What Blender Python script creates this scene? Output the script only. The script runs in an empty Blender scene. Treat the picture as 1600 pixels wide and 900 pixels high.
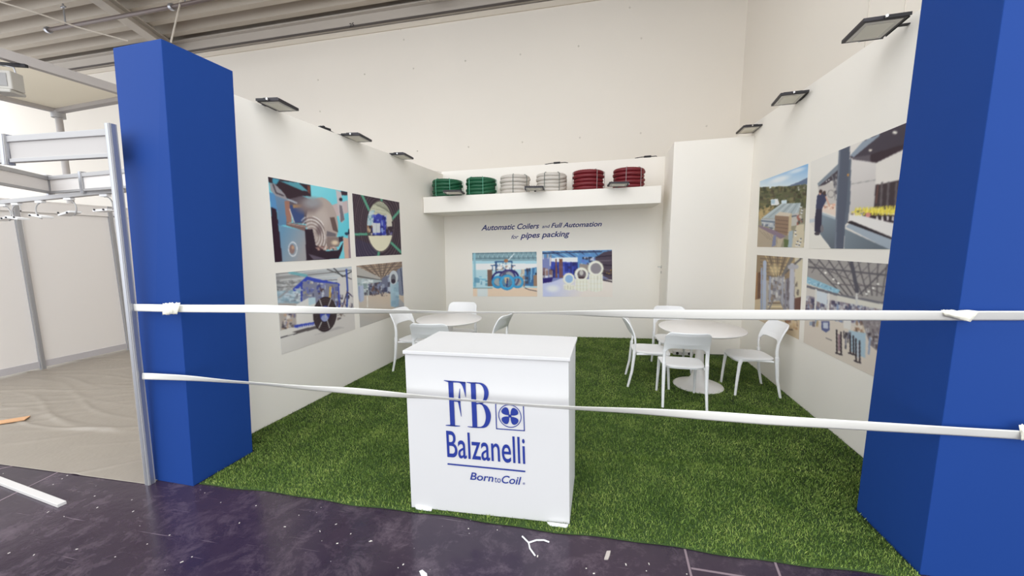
import bpy, bmesh, math, random
import numpy as np
from mathutils import Vector, Matrix

# ------------------------------------------------------------------ camera, world, lights, exposure
scn = bpy.context.scene
COL = scn.collection
F_, PITCH, YAW, ROLL, CX, CY, CAMZ = 580.0, .11899, -.18383, -.0013, 21.2585, 2.4978, 1.74


def cam_axes():
    cp, sp, cy, sy = math.cos(PITCH), math.sin(PITCH), math.cos(YAW), math.sin(YAW)
    cr, sr = math.cos(ROLL), math.sin(ROLL)
    fwd = np.array([sy * cp, cy * cp, -sp])
    right = np.array([cy, -sy, 0.0])
    down = np.cross(fwd, right)
    return cr * right + sr * down, -sr * right + cr * down, fwd


RIGHT, DOWN, FWD = cam_axes()
cam_d = bpy.data.cameras.new('camera')
cam = bpy.data.objects.new('camera', cam_d)
COL.objects.link(cam)
cam_d.sensor_fit = 'HORIZONTAL'
cam_d.sensor_width = 36.0
cam_d.lens = F_ / 1600 * 36
cam_d.shift_x = -CX / 1600
cam_d.shift_y = CY / 1600
cam_d.clip_start = .05
M = Matrix.Identity(4)
for i in range(3):
    M[i][0], M[i][1], M[i][2] = RIGHT[i], -DOWN[i], -FWD[i]
M[2][3] = CAMZ
cam.matrix_world = M
scn.camera = cam

world = bpy.data.worlds.new('hall_daylight')
scn.world = world
world.use_nodes = True
wn = world.node_tree.nodes
wn['Background'].inputs[0].default_value = (0.93, 0.96, 1.0, 1)
wn['Background'].inputs[1].default_value = 1.9

scn.view_settings.view_transform = 'Standard'
scn.view_settings.look = 'None'
scn.view_settings.gamma = 1
scn.view_settings.exposure = 0.40
scn.cycles.diffuse_bounces = 8
scn.cycles.max_bounces = 12
scn.view_settings.use_curve_mapping = False


def area_light(name, loc, size, power, color, rot=(0, 0, 0)):
    ld = bpy.data.lights.new(name, 'AREA')
    ld.shape = 'RECTANGLE'
    ld.size, ld.size_y = size
    ld.energy = power
    ld.color = color
    o = bpy.data.objects.new(name, ld)
    o.location = loc
    o.rotation_euler = rot
    COL.objects.link(o)
    return o


# the hall's own lighting: skylight strips and high bay rows under the roof
area_light('hall_skylight', (-1.0, 1.2, 6.3), (9.0, 3.2), 30, (1.0, .98, .95))
area_light('hall_high_bay', (-.6, 4.0, 6.25), (5.0, 2.6), 18, (1.0, .97, .93))
area_light('neighbour_high_bay', (-7.0, 1.5, 6.3), (4.0, 4.0), 14, (1.0, .97, .93))

# ------------------------------------------------------------------ helpers


def ray(u, v):
    return (u - 800 - CX) / F_ * RIGHT + (v - 450 - CY) / F_ * DOWN + FWD


def at_z(u, v, z=0.0):
    d = ray(u, v)
    t = (z - CAMZ) / d[2]
    return np.array([d[0] * t, d[1] * t, z])


def at_y(u, v, y):
    d = ray(u, v)
    t = y / d[1]
    return np.array([d[0] * t, y, CAMZ + d[2] * t])


def at_x(u, v, x):
    d = ray(u, v)
    t = x / d[0]
    return np.array([x, d[1] * t, CAMZ + d[2] * t])


class Plane:            # a vertical plane through two floor points
    def __init__(self, a, b):
        self.a = np.array([a[0], a[1]], float)
        d = np.array([b[0] - a[0], b[1] - a[1]], float)
        self.d = d / np.linalg.norm(d)
        n = np.array([-self.d[1], self.d[0]])
        if n @ self.a > 0:
            n = -n      # towards the camera
        self.n = n

    def hit(self, u, v, off=0.0):
        a = self.a + self.n * off
        d = ray(u, v)
        t = (self.n @ a) / (self.n @ d[:2])
        return np.array([d[0] * t, d[1] * t, CAMZ + d[2] * t])

    def at(self, x=None, y=None, off=0.0):
        a = self.a + self.n * off
        t = (x - a[0]) / self.d[0] if x is not None else (y - a[1]) / self.d[1]
        return a + self.d * t


LWP = Plane((-3.082, 2.776), (-2.939, 4.959))
RWP = Plane((2.213, 3.363), (2.302, 6.291))
BWP = Plane((-.319, 6.972), (.691, 7.068))
CTP = Plane((-1.159, 2.099), (-.117, 2.140))


def lin(c):
    c = np.asarray(c, float) / 255
    return np.where(c <= .04045, c / 12.92, ((c + .055) / 1.055) ** 2.4)


MATS = {}


def mat(name, rgb, rough=.5, metal=0.0, spec=.5, noise=0.0, nscale=20, bump=0.0, bscale=60, trans=0.0):
    if name in MATS:
        return MATS[name]
    m = bpy.data.materials.new(name)
    m.use_nodes = True
    nt = m.node_tree
    b = nt.nodes['Principled BSDF']
    c = (*lin(rgb), 1)
    b.inputs['Base Color'].default_value = c
    b.inputs['Roughness'].default_value = rough
    b.inputs['Metallic'].default_value = metal
    b.inputs['Specular IOR Level'].default_value = spec
    if trans:
        b.inputs['Transmission Weight'].default_value = trans
    if noise or bump:
        tc = nt.nodes.new('ShaderNodeTexCoord')
    if noise:
        n = nt.nodes.new('ShaderNodeTexNoise')
        n.inputs['Scale'].default_value = nscale
        n.inputs['Detail'].default_value = 4
        nt.links.new(tc.outputs['Object'], n.inputs['Vector'])
        mx = nt.nodes.new('ShaderNodeMix')
        mx.data_type = 'RGBA'
        mx.inputs[6].default_value = tuple(x * (1 - noise) for x in c[:3]) + (1,)
        mx.inputs[7].default_value = tuple(min(1, x * (1 + noise)) for x in c[:3]) + (1,)
        nt.links.new(n.outputs['Fac'], mx.inputs[0])
        nt.links.new(mx.outputs[2], b.inputs['Base Color'])
    if bump:
        n2 = nt.nodes.new('ShaderNodeTexNoise')
        n2.inputs['Scale'].default_value = bscale
        nt.links.new(tc.outputs['Object'], n2.inputs['Vector'])
        bp = nt.nodes.new('ShaderNodeBump')
        bp.inputs['Strength'].default_value = bump
        bp.inputs['Distance'].default_value = .01
        nt.links.new(n2.outputs['Fac'], bp.inputs['Height'])
        nt.links.new(bp.outputs['Normal'], b.inputs['Normal'])
    MATS[name] = m
    return m


class MB:
    def __init__(self):
        self.v, self.f, self.mi = [], [], []
        self.cur = 0

    def add(self, verts, faces):
        o = len(self.v)
        self.v += [tuple(map(float, p)) for p in verts]
        self.f += [tuple(i + o for i in f) for f in faces]
        self.mi += [self.cur] * len(faces)
        return self

    def hexa(self, b, t):       # bottom quad, top quad (same winding, counter-clockwise from above)
        return self.add(list(b) + list(t), [(3, 2, 1, 0), (4, 5, 6, 7), (0, 1, 5, 4), (1, 2, 6, 5), (2, 3, 7, 6), (3, 0, 4, 7)])

    def box(self, lo, hi):
        x0, y0, z0 = lo
        x1, y1, z1 = hi
        return self.hexa([(x0, y0, z0), (x1, y0, z0), (x1, y1, z0), (x0, y1, z0)], [(x0, y0, z1), (x1, y0, z1), (x1, y1, z1), (x0, y1, z1)])

    def obox(self, c, ax, ay, az, sx, sy, sz):     # oriented box, full sizes
        c, ax, ay, az = [np.array(q, float) for q in (c, ax, ay, az)]
        P = lambda i, j, k: c + ax * sx * i / 2 + ay * sy * j / 2 + az * sz * k / 2
        return self.hexa([P(-1, -1, -1), P(1, -1, -1), P(1, 1, -1), P(-1, 1, -1)], [P(-1, -1, 1), P(1, -1, 1), P(1, 1, 1), P(-1, 1, 1)])

    def beam(self, a, b, w, h, up=(0, 0, 1)):
        a, b = np.array(a, float), np.array(b, float)
        d = b - a
        L = np.linalg.norm(d)
        d /= L
        s = np.cross(d, up)
        s /= np.linalg.norm(s)
        u = np.cross(s, d)
        return self.obox((a + b) / 2, d, -s, u, L, w, h)

    def tube(self, path, r, n=8, closed=False, flat=None, caps=True):
        P = [np.array(p, float) for p in path]
        k = len(P)
        rs = r if hasattr(r, '__len__') else [r] * k
        rings = []
        prev = None
        for i in range(k):
            a = P[(i - 1) % k] if (closed or i > 0) else P[i]
            b = P[(i + 1) % k] if (closed or i < k - 1) else P[i]
            t = (b - a) / (np.linalg.norm(b - a) + 1e-12)
            if prev is None:
                ref = np.array([0, 0, 1.0]) if abs(t[2]) < .9 else np.array([1.0, 0, 0])
            else:
                ref = prev
            u = ref - t * (ref @ t)
            u /= np.linalg.norm(u) + 1e-12
            prev = u
            w = np.cross(t, u)
            ru, rw = (rs[i], rs[i]) if flat is None else (rs[i] * flat[0], rs[i] * flat[1])
            rings.append([P[i] + u * ru * math.cos(2 * math.pi * j / n) + w * rw * math.sin(2 * math.pi * j / n) for j in range(n)])
        V = [p for R in rings for p in R]
        Fc = []
        for i in range(k if closed else k - 1):
            for j in range(n):
                a, b = i * n + j, i * n + (j + 1) % n
                c, d = ((i + 1) % k) * n + (j + 1) % n, ((i + 1) % k) * n + j
                Fc.append((a, b, c, d))
        if caps and not closed:
            Fc.append(tuple(reversed(range(n))))
            Fc.append(tuple((k - 1) * n + j for j in range(n)))
        return self.add(V, Fc)

    def lathe(self, prof, c=(0, 0, 0), n=48, cap0=True, cap1=True):
        V, Fc = [], []
        for (r, z) in prof:
            for j in range(n):
                a = 2 * math.pi * j / n
                V.append((c[0] + r * math.cos(a), c[1] + r * math.sin(a), c[2] + z))
        for i in range(len(prof) - 1):
            for j in range(n):
                Fc.append((i * n + j, i * n + (j + 1) % n, (i + 1) * n + (j + 1) % n, (i + 1) * n + j))
        if cap0:
            Fc.append(tuple(reversed(range(n))))
        if cap1:
            Fc.append(tuple((len(prof) - 1) * n + j for j in range(n)))
        return self.add(V, Fc)

    def slab(self, top, bot):    # two matching closed loops joined: polygons with thickness
        n = len(top)
        return self.add(list(top) + list(bot), [tuple(range(n)), tuple(reversed(range(n, 2 * n)))] + [(i, n + i, n + (i + 1) % n, (i + 1) % n) for i in range(n)])


def build(name, mb, mats, parent=None, smooth=False, loc=None, bevel=0.0, auto=None):
    """one mesh object; MB coordinates are world coordinates, kept relative to loc or the parent"""
    me = bpy.data.meshes.new(name)
    V = np.array(mb.v, float)
    if parent is not None:
        inv = np.array(parent_world(parent).inverted())
        V = V @ inv[:3, :3].T + inv[:3, 3]
    elif loc is not None:
        V = V - np.array(loc)
    me.from_pydata([tuple(p) for p in V], [], mb.f)
    mats = mats if isinstance(mats, (list, tuple)) else [mats]
    for m in mats:
        me.materials.append(m)
    if len(mats) > 1:
        me.polygons.foreach_set('material_index', mb.mi)
    bm = bmesh.new()
    bm.from_mesh(me)
    bmesh.ops.recalc_face_normals(bm, faces=bm.faces)
    bm.to_mesh(me)
    bm.free()
    o = bpy.data.objects.new(name, me)
    COL.objects.link(o)
    if parent is not None:
        o.parent = parent
    elif loc is not None:
        o.location = loc
    if smooth:
        me.polygons.foreach_set('use_smooth', [True] * len(me.polygons))
        if auto is not None:
            me.set_sharp_from_angle(angle=math.radians(auto))
    if bevel:
        bv = o.modifiers.new('edge', 'BEVEL')
        bv.width = bevel
        bv.segments = 2
        bv.limit_method = 'ANGLE'
        bv.angle_limit = math.radians(40)
    return o


def parent_world(o):
    m = Matrix.Translation(o.location) @ o.rotation_euler.to_matrix().to_4x4()
    return parent_world(o.parent) @ m if o.parent else m


def tag(o, label, cat, group=None):
    o['label'] = label
    o['category'] = cat
    if group:
        o['group'] = group
    return o


def thing(name, label, cat, loc, rz=0.0, group=None):
    o = bpy.data.objects.new(name, None)
    COL.objects.link(o)
    o.location = tuple(map(float, loc))
    o.rotation_euler = (0, 0, rz)
    o.empty_display_size = .1
    return tag(o, label, cat, group)


def struct(o):
    o['kind'] = 'structure'
    return o


def copy_tree(root, loc, rz, label, group=None):
    r = root.copy()
    COL.objects.link(r)
    r.location = tuple(map(float, loc))
    r.rotation_euler = (0, 0, rz)
    r['label'] = label
    if group:
        r['group'] = group
    for ch in list(root.children):
        c = ch.copy()
        COL.objects.link(c)
        c.parent = r
        for g in list(ch.children):
            d = g.copy()
            COL.objects.link(d)
            d.parent = c
    return r


def v3(p, z):
    return (float(p[0]), float(p[1]), float(z))


# ------------------------------------------------------------------ materials
M_wall = mat('white_panel', (241, 236, 227), .6, spec=.3, noise=.012, nscale=1.2)
M_hall = mat('hall_plaster', (226, 219, 208), .8, spec=.2, noise=.03, nscale=.8, bump=.05, bscale=3)
M_white = mat('white_laminate', (208, 207, 206), .45, spec=.4)
M_plastic = mat('white_plastic', (242, 242, 242), .38, spec=.5)
M_table = mat('white_table', (238, 234, 230), .35, spec=.5)
M_black = mat('black_metal', (38, 34, 40), .5)
M_dark = mat('dark_rubber', (30, 28, 32), .6)
M_glass = mat('lamp_glass', (205, 200, 192), .25)
M_led = mat('led_field', (222, 218, 205), .4)
M_chrome = mat('chrome', (200, 200, 200), .25, metal=1.0)
M_alu = mat('aluminium', (176, 177, 182), .35, metal=.75)
M_alu_w = mat('pale_aluminium', (170, 168, 167), .45, metal=.2)
M_blue = mat('blue_paint', (28, 63, 132), .65, spec=.12, noise=.03, nscale=3)
M_logo = mat('logo_blue', (28, 50, 136), .5)
M_navy = mat('navy_vinyl', (34, 42, 110), .5)
M_paper = mat('paper_tape', (240, 236, 218), .8, noise=.03, nscale=60, bump=.3, bscale=80)


def tape_material():
    m = bpy.data.materials.new('barrier_plastic')
    m.use_nodes = True
    nt = m.node_tree
    b = nt.nodes['Principled BSDF']
    b.inputs['Base Color'].default_value = (*lin((236, 234, 226)), 1)
    b.inputs['Roughness'].default_value = .35
    t = nt.nodes.new('ShaderNodeBsdfTranslucent')
    t.inputs[0].default_value = (*lin((240, 238, 230)), 1)
    x = nt.nodes.new('ShaderNodeMixShader')
    x.inputs[0].default_value = .1
    nt.links.new(b.outputs[0], x.inputs[1])
    nt.links.new(t.outputs[0], x.inputs[2])
    nt.links.new(x.outputs[0], nt.nodes['Material Output'].inputs[0])
    return m


M_tape = tape_material()


def floor_material():
    m = bpy.data.materials.new('worn_lacquer_floor')
    m.use_nodes = True
    nt = m.node_tree
    N, L = nt.nodes, nt.links
    b = N['Principled BSDF']
    tc = N.new('ShaderNodeTexCoord')

    def noise(scale, detail=5, rough=.6, vec=None, dist=0):
        n = N.new('ShaderNodeTexNoise')
        n.inputs['Scale'].default_value = scale
        n.inputs['Detail'].default_value = detail
        n.inputs['Roughness'].default_value = rough
        n.inputs['Distortion'].default_value = dist
        L.new(vec or tc.outputs['Object'], n.inputs['Vector'])
        return n

    def ramp(src, p0, p1, c0=(0, 0, 0, 1), c1=(1, 1, 1, 1)):
        r = N.new('ShaderNodeValToRGB')
        r.color_ramp.elements[0].position, r.color_ramp.elements[1].position = p0, p1
        r.color_ramp.elements[0].color, r.color_ramp.elements[1].color = c0, c1
        L.new(src, r.inputs[0])
        return r

    def mix(fac, a, c):
        x = N.new('ShaderNodeMix')
        x.data_type = 'RGBA'
        if isinstance(fac, float):
            x.inputs[0].default_value = fac
        else:
            L.new(fac, x.inputs[0])
        for k, s in ((6, a), (7, c)):
            if isinstance(s, tuple):
                x.inputs[k].default_value = s
            else:
                L.new(s, x.inputs[k])
        return x.outputs[2]

    base = ramp(noise(.9, 6, .65).outputs['Fac'], .3, .72, (*lin((36, 26, 44)), 1), (*lin((60, 47, 60)), 1))
    # cloudy scuffing
    sc = ramp(noise(5, 10, .8, dist=.35).outputs['Fac'], .5, .85)
    c = mix(sc.outputs[0], base.outputs[0], (*lin((112, 97, 108)), 1))
    # thin scratches: stretched noise in two directions
    for rz, th in ((.5, .685), (-.9, .70), (1.4, .70)):
        mp = N.new('ShaderNodeMapping')
        mp.inputs['Rotation'].default_value = (0, 0, rz)
        mp.inputs['Scale'].default_value = (1.2, 55, 1)
        L.new(tc.outputs['Object'], mp.inputs['Vector'])
        r = ramp(noise(1.6, 3, .6, mp.outputs[0], .3).outputs['Fac'], th, th + .06)
        c = mix(r.outputs[0], c, (*lin((118, 104, 114)), 1))
    # tiny paint specks
    vo = N.new('ShaderNodeTexVoronoi')
    vo.inputs['Scale'].default_value = 16
    L.new(tc.outputs['Object'], vo.inputs['Vector'])
    r = ramp(vo.outputs['Distance'], .035, .05, (1, 1, 1, 1), (0, 0, 0, 1))
    n2 = ramp(noise(3).outputs['Fac'], .52, .56)
    mu = N.new('ShaderNodeMath')
    mu.operation = 'MULTIPLY'
    L.new(r.outputs[0], mu.inputs[0])
    L.new(n2.outputs[0], mu.inputs[1])
    c = mix(mu.outputs[0], c, (*lin((190, 184, 182)), 1))
    L.new(c, b.inputs['Base Color'])
    rr = ramp(noise(5, 8, .7).outputs['Fac'], .3, .75, (.10, .10, .10, 1), (.28, .28, .28, 1))
    L.new(rr.outputs[0], b.inputs['Roughness'])
    b.inputs['Specular IOR Level'].default_value = .55
    bp = N.new('ShaderNodeBump')
    bp.inputs['Strength'].default_value = .12
    bp.inputs['Distance'].default_value = .01
    L.new(noise(14, 5).outputs['Fac'], bp.inputs['Height'])
    L.new(bp.outputs['Normal'], b.inputs['Normal'])
    return m


def grass_material():
    m = bpy.data.materials.new('turf_blades')
    m.use_nodes = True
    nt = m.node_tree
    N, L = nt.nodes, nt.links
    b = N['Principled BSDF']
    b.inputs['Roughness'].default_value = .55
    b.inputs['Specular IOR Level'].default_value = .3
    g = N.new('ShaderNodeNewGeometry')
    tc = N.new('ShaderNodeTexCoord')
    n = N.new('ShaderNodeTexNoise')
    n.inputs['Scale'].default_value = 3.2
    n.inputs['Detail'].default_value = 5
    L.new(tc.outputs['Object'], n.inputs['Vector'])
    r = N.new('ShaderNodeValToRGB')
    e = r.color_ramp.elements
    e[0].position, e[0].color = 0.0, (*lin((54, 82, 26)), 1)
    e[1].position, e[1].color = 1.0, (*lin((172, 188, 100)), 1)
    e2 = r.color_ramp.elements.new(.5)
    e2.color = (*lin((112, 141, 60)), 1)
    e3 = r.color_ramp.elements.new(.9)
    e3.color = (*lin((150, 172, 88)), 1)
    a = N.new('ShaderNodeMath')
    a.operation = 'MULTIPLY_ADD'
    L.new(n.outputs['Fac'], a.inputs[0])
    a.inputs[1].default_value = 1.3
    a.inputs[2].default_value = -.62
    a2 = N.new('ShaderNodeMath')
    a2.operation = 'MULTIPLY_ADD'
    L.new(g.outputs['Random Per Island'], a2.inputs[0])
    a2.inputs[1].default_value = .95
    L.new(a.outputs[0], a2.inputs[2])
    L.new(a2.outputs[0], r.inputs[0])
    L.new(r.outputs[0], b.inputs['Base Color'])
    return m


M_floor = floor_material()
M_grass = grass_material()
M_backing = mat('turf_backing', (44, 66, 20), .9, noise=.3, nscale=8)

# ------------------------------------------------------------------ hall shell
mb = MB()
mb.box((-18, -6, -.1), (6, 9, 0))
struct(build('floor', mb, M_floor))

HWP = Plane((-.694, 7.545), (-13.69, 8.14))
c0 = HWP.at(x=-32.0)
c1 = HWP.at(x=2.45)
mb = MB()
mb.hexa([v3(c0, 0), v3(c1, 0), (c1[0], c1[1] + .2, 0), (c0[0], c0[1] + .2, 0)],
        [v3(c0, 7.2), v3(c1, 7.2), (c1[0], c1[1] + .2, 7.2), (c0[0], c0[1] + .2, 7.2)])
struct(build('wall_hall_back', mb, M_hall))
mb = MB()
mb.box((2.45, 2.3, 0), (2.65, 7.6, 7.2))
struct(build('wall_hall_right', mb, M_hall))
whb = next(o for o in COL.objects if o.name == 'wall_hall_back')
whr = next(o for o in COL.objects if o.name == 'wall_hall_right')
M_anchor = mat('anchor_grey', (205, 198, 187), .7)
nh = np.array([HWP.n[0], HWP.n[1], 0])
for (u, v) in ((497, 125), (569.5, 116), (646, 107), (727, 95), (813, 85), (904, 72), (1002, 60), (652, 236), (732, 229.5), (816, 222), (906, 215), (1001, 208), (1104, 197), (622, 46), (626, 46), (631, 62), (984, 12), (500, 174), (810, 15)):
    P = HWP.hit(u, v, .001)
    mb = MB()
    mb.tube([P, P + nh * .006], .017, 10)
    mb.tube([P + nh * .006, P + nh * .014], .008, 8)
    build('anchor_bolt', mb, M_anchor, whb)
for (u0, v0, u1, v1) in ((1357, -6, 1351, 80), (1415, -6, 1413, 24)):
    P, Q = at_x(u0, v0, 2.449), at_x(u1, v1, 2.449)
    mb = MB()
    mb.beam((2.449, Q[1], 2.5), (2.449, Q[1], 7.1), .006, .012, up=(1, 0, 0))
    build('wall_seam', mb, M_anchor, whr)
# pale strip of plaster right under the roof beam
mb = MB()
a, b = HWP.at(x=-16.9, off=.03), HWP.at(x=2.44, off=.03)
a2, b2 = HWP.at(x=-16.9, off=.002), HWP.at(x=2.44, off=.002)
mb.hexa([v3(a, 6.20), v3(b, 6.20), v3(b2, 6.20), v3(a2, 6.20)], [v3(a, 6.30), v3(b, 6.30), v3(b2, 6.30), v3(a2, 6.30)])
struct(build('trim_1', mb, mat('trim_plaster', (214, 204, 188), .8)))

# corrugated roof deck
M_deck = mat('roof_deck', (180, 170, 156), .6, noise=.05, nscale=1.5)
mb = MB()
prof = []
y = 8.3
per = .43
while y > 2.6:
    prof += [(y, 6.74), (y - .17, 6.74), (y - .235, 6.54), (y - .365, 6.54)]
    y -= per
V = []
for (yy, zz) in prof:
    V += [(-17, yy + .0458 * 16, zz), (2.6, yy - .0458 * 3, zz)]
mb.add(V, [(2 * i, 2 * i + 1, 2 * i + 3, 2 * i + 2) for i in range(len(prof) - 1)])
mb.add([(-17, 9.2, 6.9), (2.6, 8.4, 6.9), (2.6, 2.3, 6.9), (-17, 3.2, 6.9)], [(0, 1, 2, 3)])
struct(build('ceiling', mb, M_deck))

M_steel = mat('grey_painted_steel', (184, 176, 166), .55, noise=.04, nscale=2)
M_steel_d = mat('dark_gap_steel', (90, 84, 82), .7)


def ibeam(mb, a, b, w, h, t=.03):
    a, b = np.array(a, float), np.array(b, float)
    up = np.array([0, 0, 1.0])
    mb.beam(a + up * (h / 2 - t / 2), b + up * (h / 2 - t / 2), w, t)
    mb.beam(a - up * (h / 2 - t / 2), b - up * (h / 2 - t / 2), w, t)
    mb.beam(a, b, t, h - 2 * t)


# eaves beam along the hall wall, with the painted number
rt = thing('roof_beam', 'long grey steel beam along the top of the hall wall, numbered 25', 'beam', v3(HWP.at(x=-6, off=.2), 6.3))
mb = MB()
a, b = HWP.at(x=-16.9, off=.10), HWP.at(x=2.4, off=.10)
mb.beam(v3(a, 6.41), v3(b, 6.41), .14, .19)
a, b = HWP.at(x=-16.9, off=.135), HWP.at(x=2.4, off=.135)
mb.beam(v3(a, 6.50), v3(b, 6.50), .25, .025)
build('web', mb, M_steel, rt)
mb = MB()
a, b = HWP.at(x=-16.9, off=.14), HWP.at(x=2.4, off=.14)
mb.beam(v3(a, 6.306), v3(b, 6.306), .06, .010)
fl = build('flange', mb, M_steel_d, rt)
fl['label'] = 'dark lower flange'

pA = at_z(160, 0, 6.4)
pB = at_z(247, 62, 6.4)
d = (pB - pA) / np.linalg.norm(pB - pA)
mb = MB()
ibeam(mb, pA - d * 6, pB + d * .35, .24, .2)
build_o = build('roof_beam', mb, M_steel, loc=tuple(pB))
tag(build_o, 'grey steel roof beam running under the corrugated ceiling, above the left blue column', 'beam')
pA = at_z(681, 2, 6.32)
mb = MB()
q0 = np.array([pA[0], pA[1], 6.42])
ibeam(mb, q0 + np.array([.25, -5, 0]), q0 + np.array([0, -.02, 0]), .2, .2)
mb.obox(q0 + np.array([-.14, -.05, -.02]), (1, 0, 0), (0, 1, 0), (0, 0, 1), .06, .12, .16)
mb.obox(q0 + np.array([.16, -.05, -.02]), (1, 0, 0), (0, 1, 0), (0, 0, 1), .06, .12, .16)
tag(build('roof_beam', mb, M_steel, loc=tuple(q0)), 'grey steel roof beam end with bracket at the top edge above the white hall wall', 'beam')

# sprinkler pipe with drop hangers
rt = thing('sprinkler_pipe', 'thin dark pipe hung under the ceiling above the left stall', 'pipe', at_z(170, 28, 6.1))
p0, p1, p2 = at_z(75, 47, 6.1), at_z(268, 11, 6.1), at_z(420, -22, 6.1)
mb = MB()
mb.tube([p0, p1, p2], .035, 10)
build('pipe', mb, mat('pipe_dark', (112, 100, 96), .5, metal=.4), rt, smooth=True)
for q in (p0, p1):
    mb = MB()
    mb.tube([q - (p1 - p0) * .006, q + (p1 - p0) * .012], .06, 10)
    build('coupling', mb, M_alu, rt, smooth=True, auto=40)
h0 = at_z(103, 41, 6.1)
for q in (h0, p1 + (p1 - p0) * .1):
    mb = MB()
    mb.tube([q, q + np.array([0, 0, .42])], .014, 6)
    mb.tube([q + np.array([-.05, 0, .36]), q + np.array([.05, 0, .36])], .02, 6)
    build('hanger', mb, M_alu, rt)
mb = MB()
mb.tube([at_z(-6, 1, 5.9), at_z(60, 21, 5.9), at_z(120, 42, 5.9), at_z(200, 64, 5.9)], .014, 6)
tag(build('hanging_cable', mb, mat('cable_grey', (214, 206, 194), .6), loc=tuple(at_z(60, 21, 5.9))), 'thin pale cable strung below the corrugated ceiling, top left corner', 'cable')
mb = MB()
q = at_z(267, 66, 5.2)
mb.tube([q, np.array(at_z(284, -6, 6.3))], .012, 6)
tag(build('hanging_cable', mb, MATS['cable_grey'], loc=tuple(q)), 'thin wire dropping from the roof behind the top of the left blue column', 'cable')

# ------------------------------------------------------------------ booth shell
def wall_slab(name, plane, s0, s1, z0, z1, thick, material):
    """s0, s1: (x, y) of both ends on the visible face, z1 may differ per end"""
    n = np.array([*plane.n])
    o0, o1 = np.array(s0) - n * thick, np.array(s1) - n * thick
    z1a, z1b = z1
    m_ = MB()
    m_.hexa([v3(s0, z0), v3(s1, z0), v3(o1, z0), v3(o0, z0)], [v3(s0, z1a), v3(s1, z1b), v3(o1, z1b), v3(o0, z1a)])
    return struct(build(name, m_, material))


LW0, LW1 = LWP.at(y=2.50), LWP.at(y=6.80)
wall_slab('wall_left', LWP, LW0, LW1, 0, (3.02, 3.05), .06, M_wall)
RW0, RW1 = RWP.at(y=2.645), RWP.at(y=7.20)
wall_slab('wall_right', RWP, RW0, RW1, 0, (3.36, 3.60), .06, M_wall)
BW0, BW1 = BWP.at(x=-2.85), BWP.at(x=1.20)
wall_slab('wall_back', BWP, BW0, BW1, 0, (3.10, 3.30), .06, M_wall)

# closet in the rear right corner, with a door in its left side
cl0 = np.array([1.145, 6.178])
cl1 = RWP.at(y=6.29)
zt0, zt1 = Plane(cl0, cl1).hit(1043, 222)[2], Plane(cl0, cl1).hit(1178, 212)[2]
bl = BWP.at(x=1.18)
mb = MB()
mb.hexa([v3(cl0, 0), v3(cl1, 0), (cl1[0], 7.1, 0), v3(bl, 0)], [v3(cl0, zt0), v3(cl1, zt1), (cl1[0], 7.1, zt1), v3(bl, zt0)])
struct(build('wall_closet', mb, M_wall, bevel=.004))
side = Plane(cl0, bl)
sd = (bl - cl0) / np.linalg.norm(bl - cl0)
sn = np.array([-sd[1], sd[0]])
if sn[0] > 0:
    sn = -sn
dA, dB = cl0 + sd * .06 + sn * .003, cl0 + sd * .84 + sn * .003
mb = MB()
mb.hexa([v3(dA, .03), v3(dB, .03), v3(dB - sn * .004, .03), v3(dA - sn * .004, .03)], [v3(dA, 2.1), v3(dB, 2.1), v3(dB - sn * .004, 2.1), v3(dA - sn * .004, 2.1)])
door = struct(build('door_1', mb, M_wall))
hp = np.array([*(cl0 + sd * .76 + sn * .003), 1.36])
sn3, sd3 = np.array([*sn, 0]), np.array([*sd, 0])
mb = MB()
mb.tube([hp, hp + sn3 * .012], .026, 14)
mb.tube([hp, hp + sn3 * .055, hp + sn3 * .062 - sd3 * .02, hp + sn3 * .062 - sd3 * .12], .010, 8)
build('door_handle', mb, M_chrome, door, smooth=True, auto=40)
kp = hp + np.array([0, 0, -.095])
mb = MB()
mb.tube([kp, kp + sn3 * .012], .022, 14)
build('lock_rosette', mb, M_chrome, door, smooth=True, auto=40)

# deep display shelf across the back wall
sA, sB = np.array(LWP.hit(660, 308)), None
SHP = Plane(sA[:2] + BWP.d * (.02 if BWP.d[0] > 0 else -.02), sA[:2] + BWP.d * 1.0)
sA = SHP.hit(661, 308)
sB = SHP.hit(1034, 290)
zb = SHP.hit(661, 333)[2], SHP.hit(1034, 317)[2]
sh_top = (sA[2], sB[2])
bA, bB = BWP.at(x=sA[0] + .04, off=.002), BWP.at(x=min(sB[0] - .02, 1.15), off=.002)
mb = MB()
mb.hexa([v3(sA, zb[0]), v3(sB, zb[1]), v3(bB, zb[1]), v3(bA, zb[0])], [v3(sA, sA[2]), v3(sB, sB[2]), v3(bB, sB[2]), v3(bA, sA[2])])
tag(build('wall_shelf', mb, M_wall, loc=tuple((sA + sB) / 2), bevel=.003), 'deep white box shelf across the back wall carrying the six pipe coils', 'shelf')


def shelf_z(p):
    t = (p[0] - sA[0]) / (sB[0] - sA[0])
    return sA[2] * (1 - t) + sB[2] * t


# blue columns
def column(name, b, t, label):
    m_ = MB()
    m_.hexa(b, t)
    return tag(build(name, m_, M_blue, loc=tuple(np.mean(np.array(b), axis=0)), bevel=.003), label, 'column')


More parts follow.
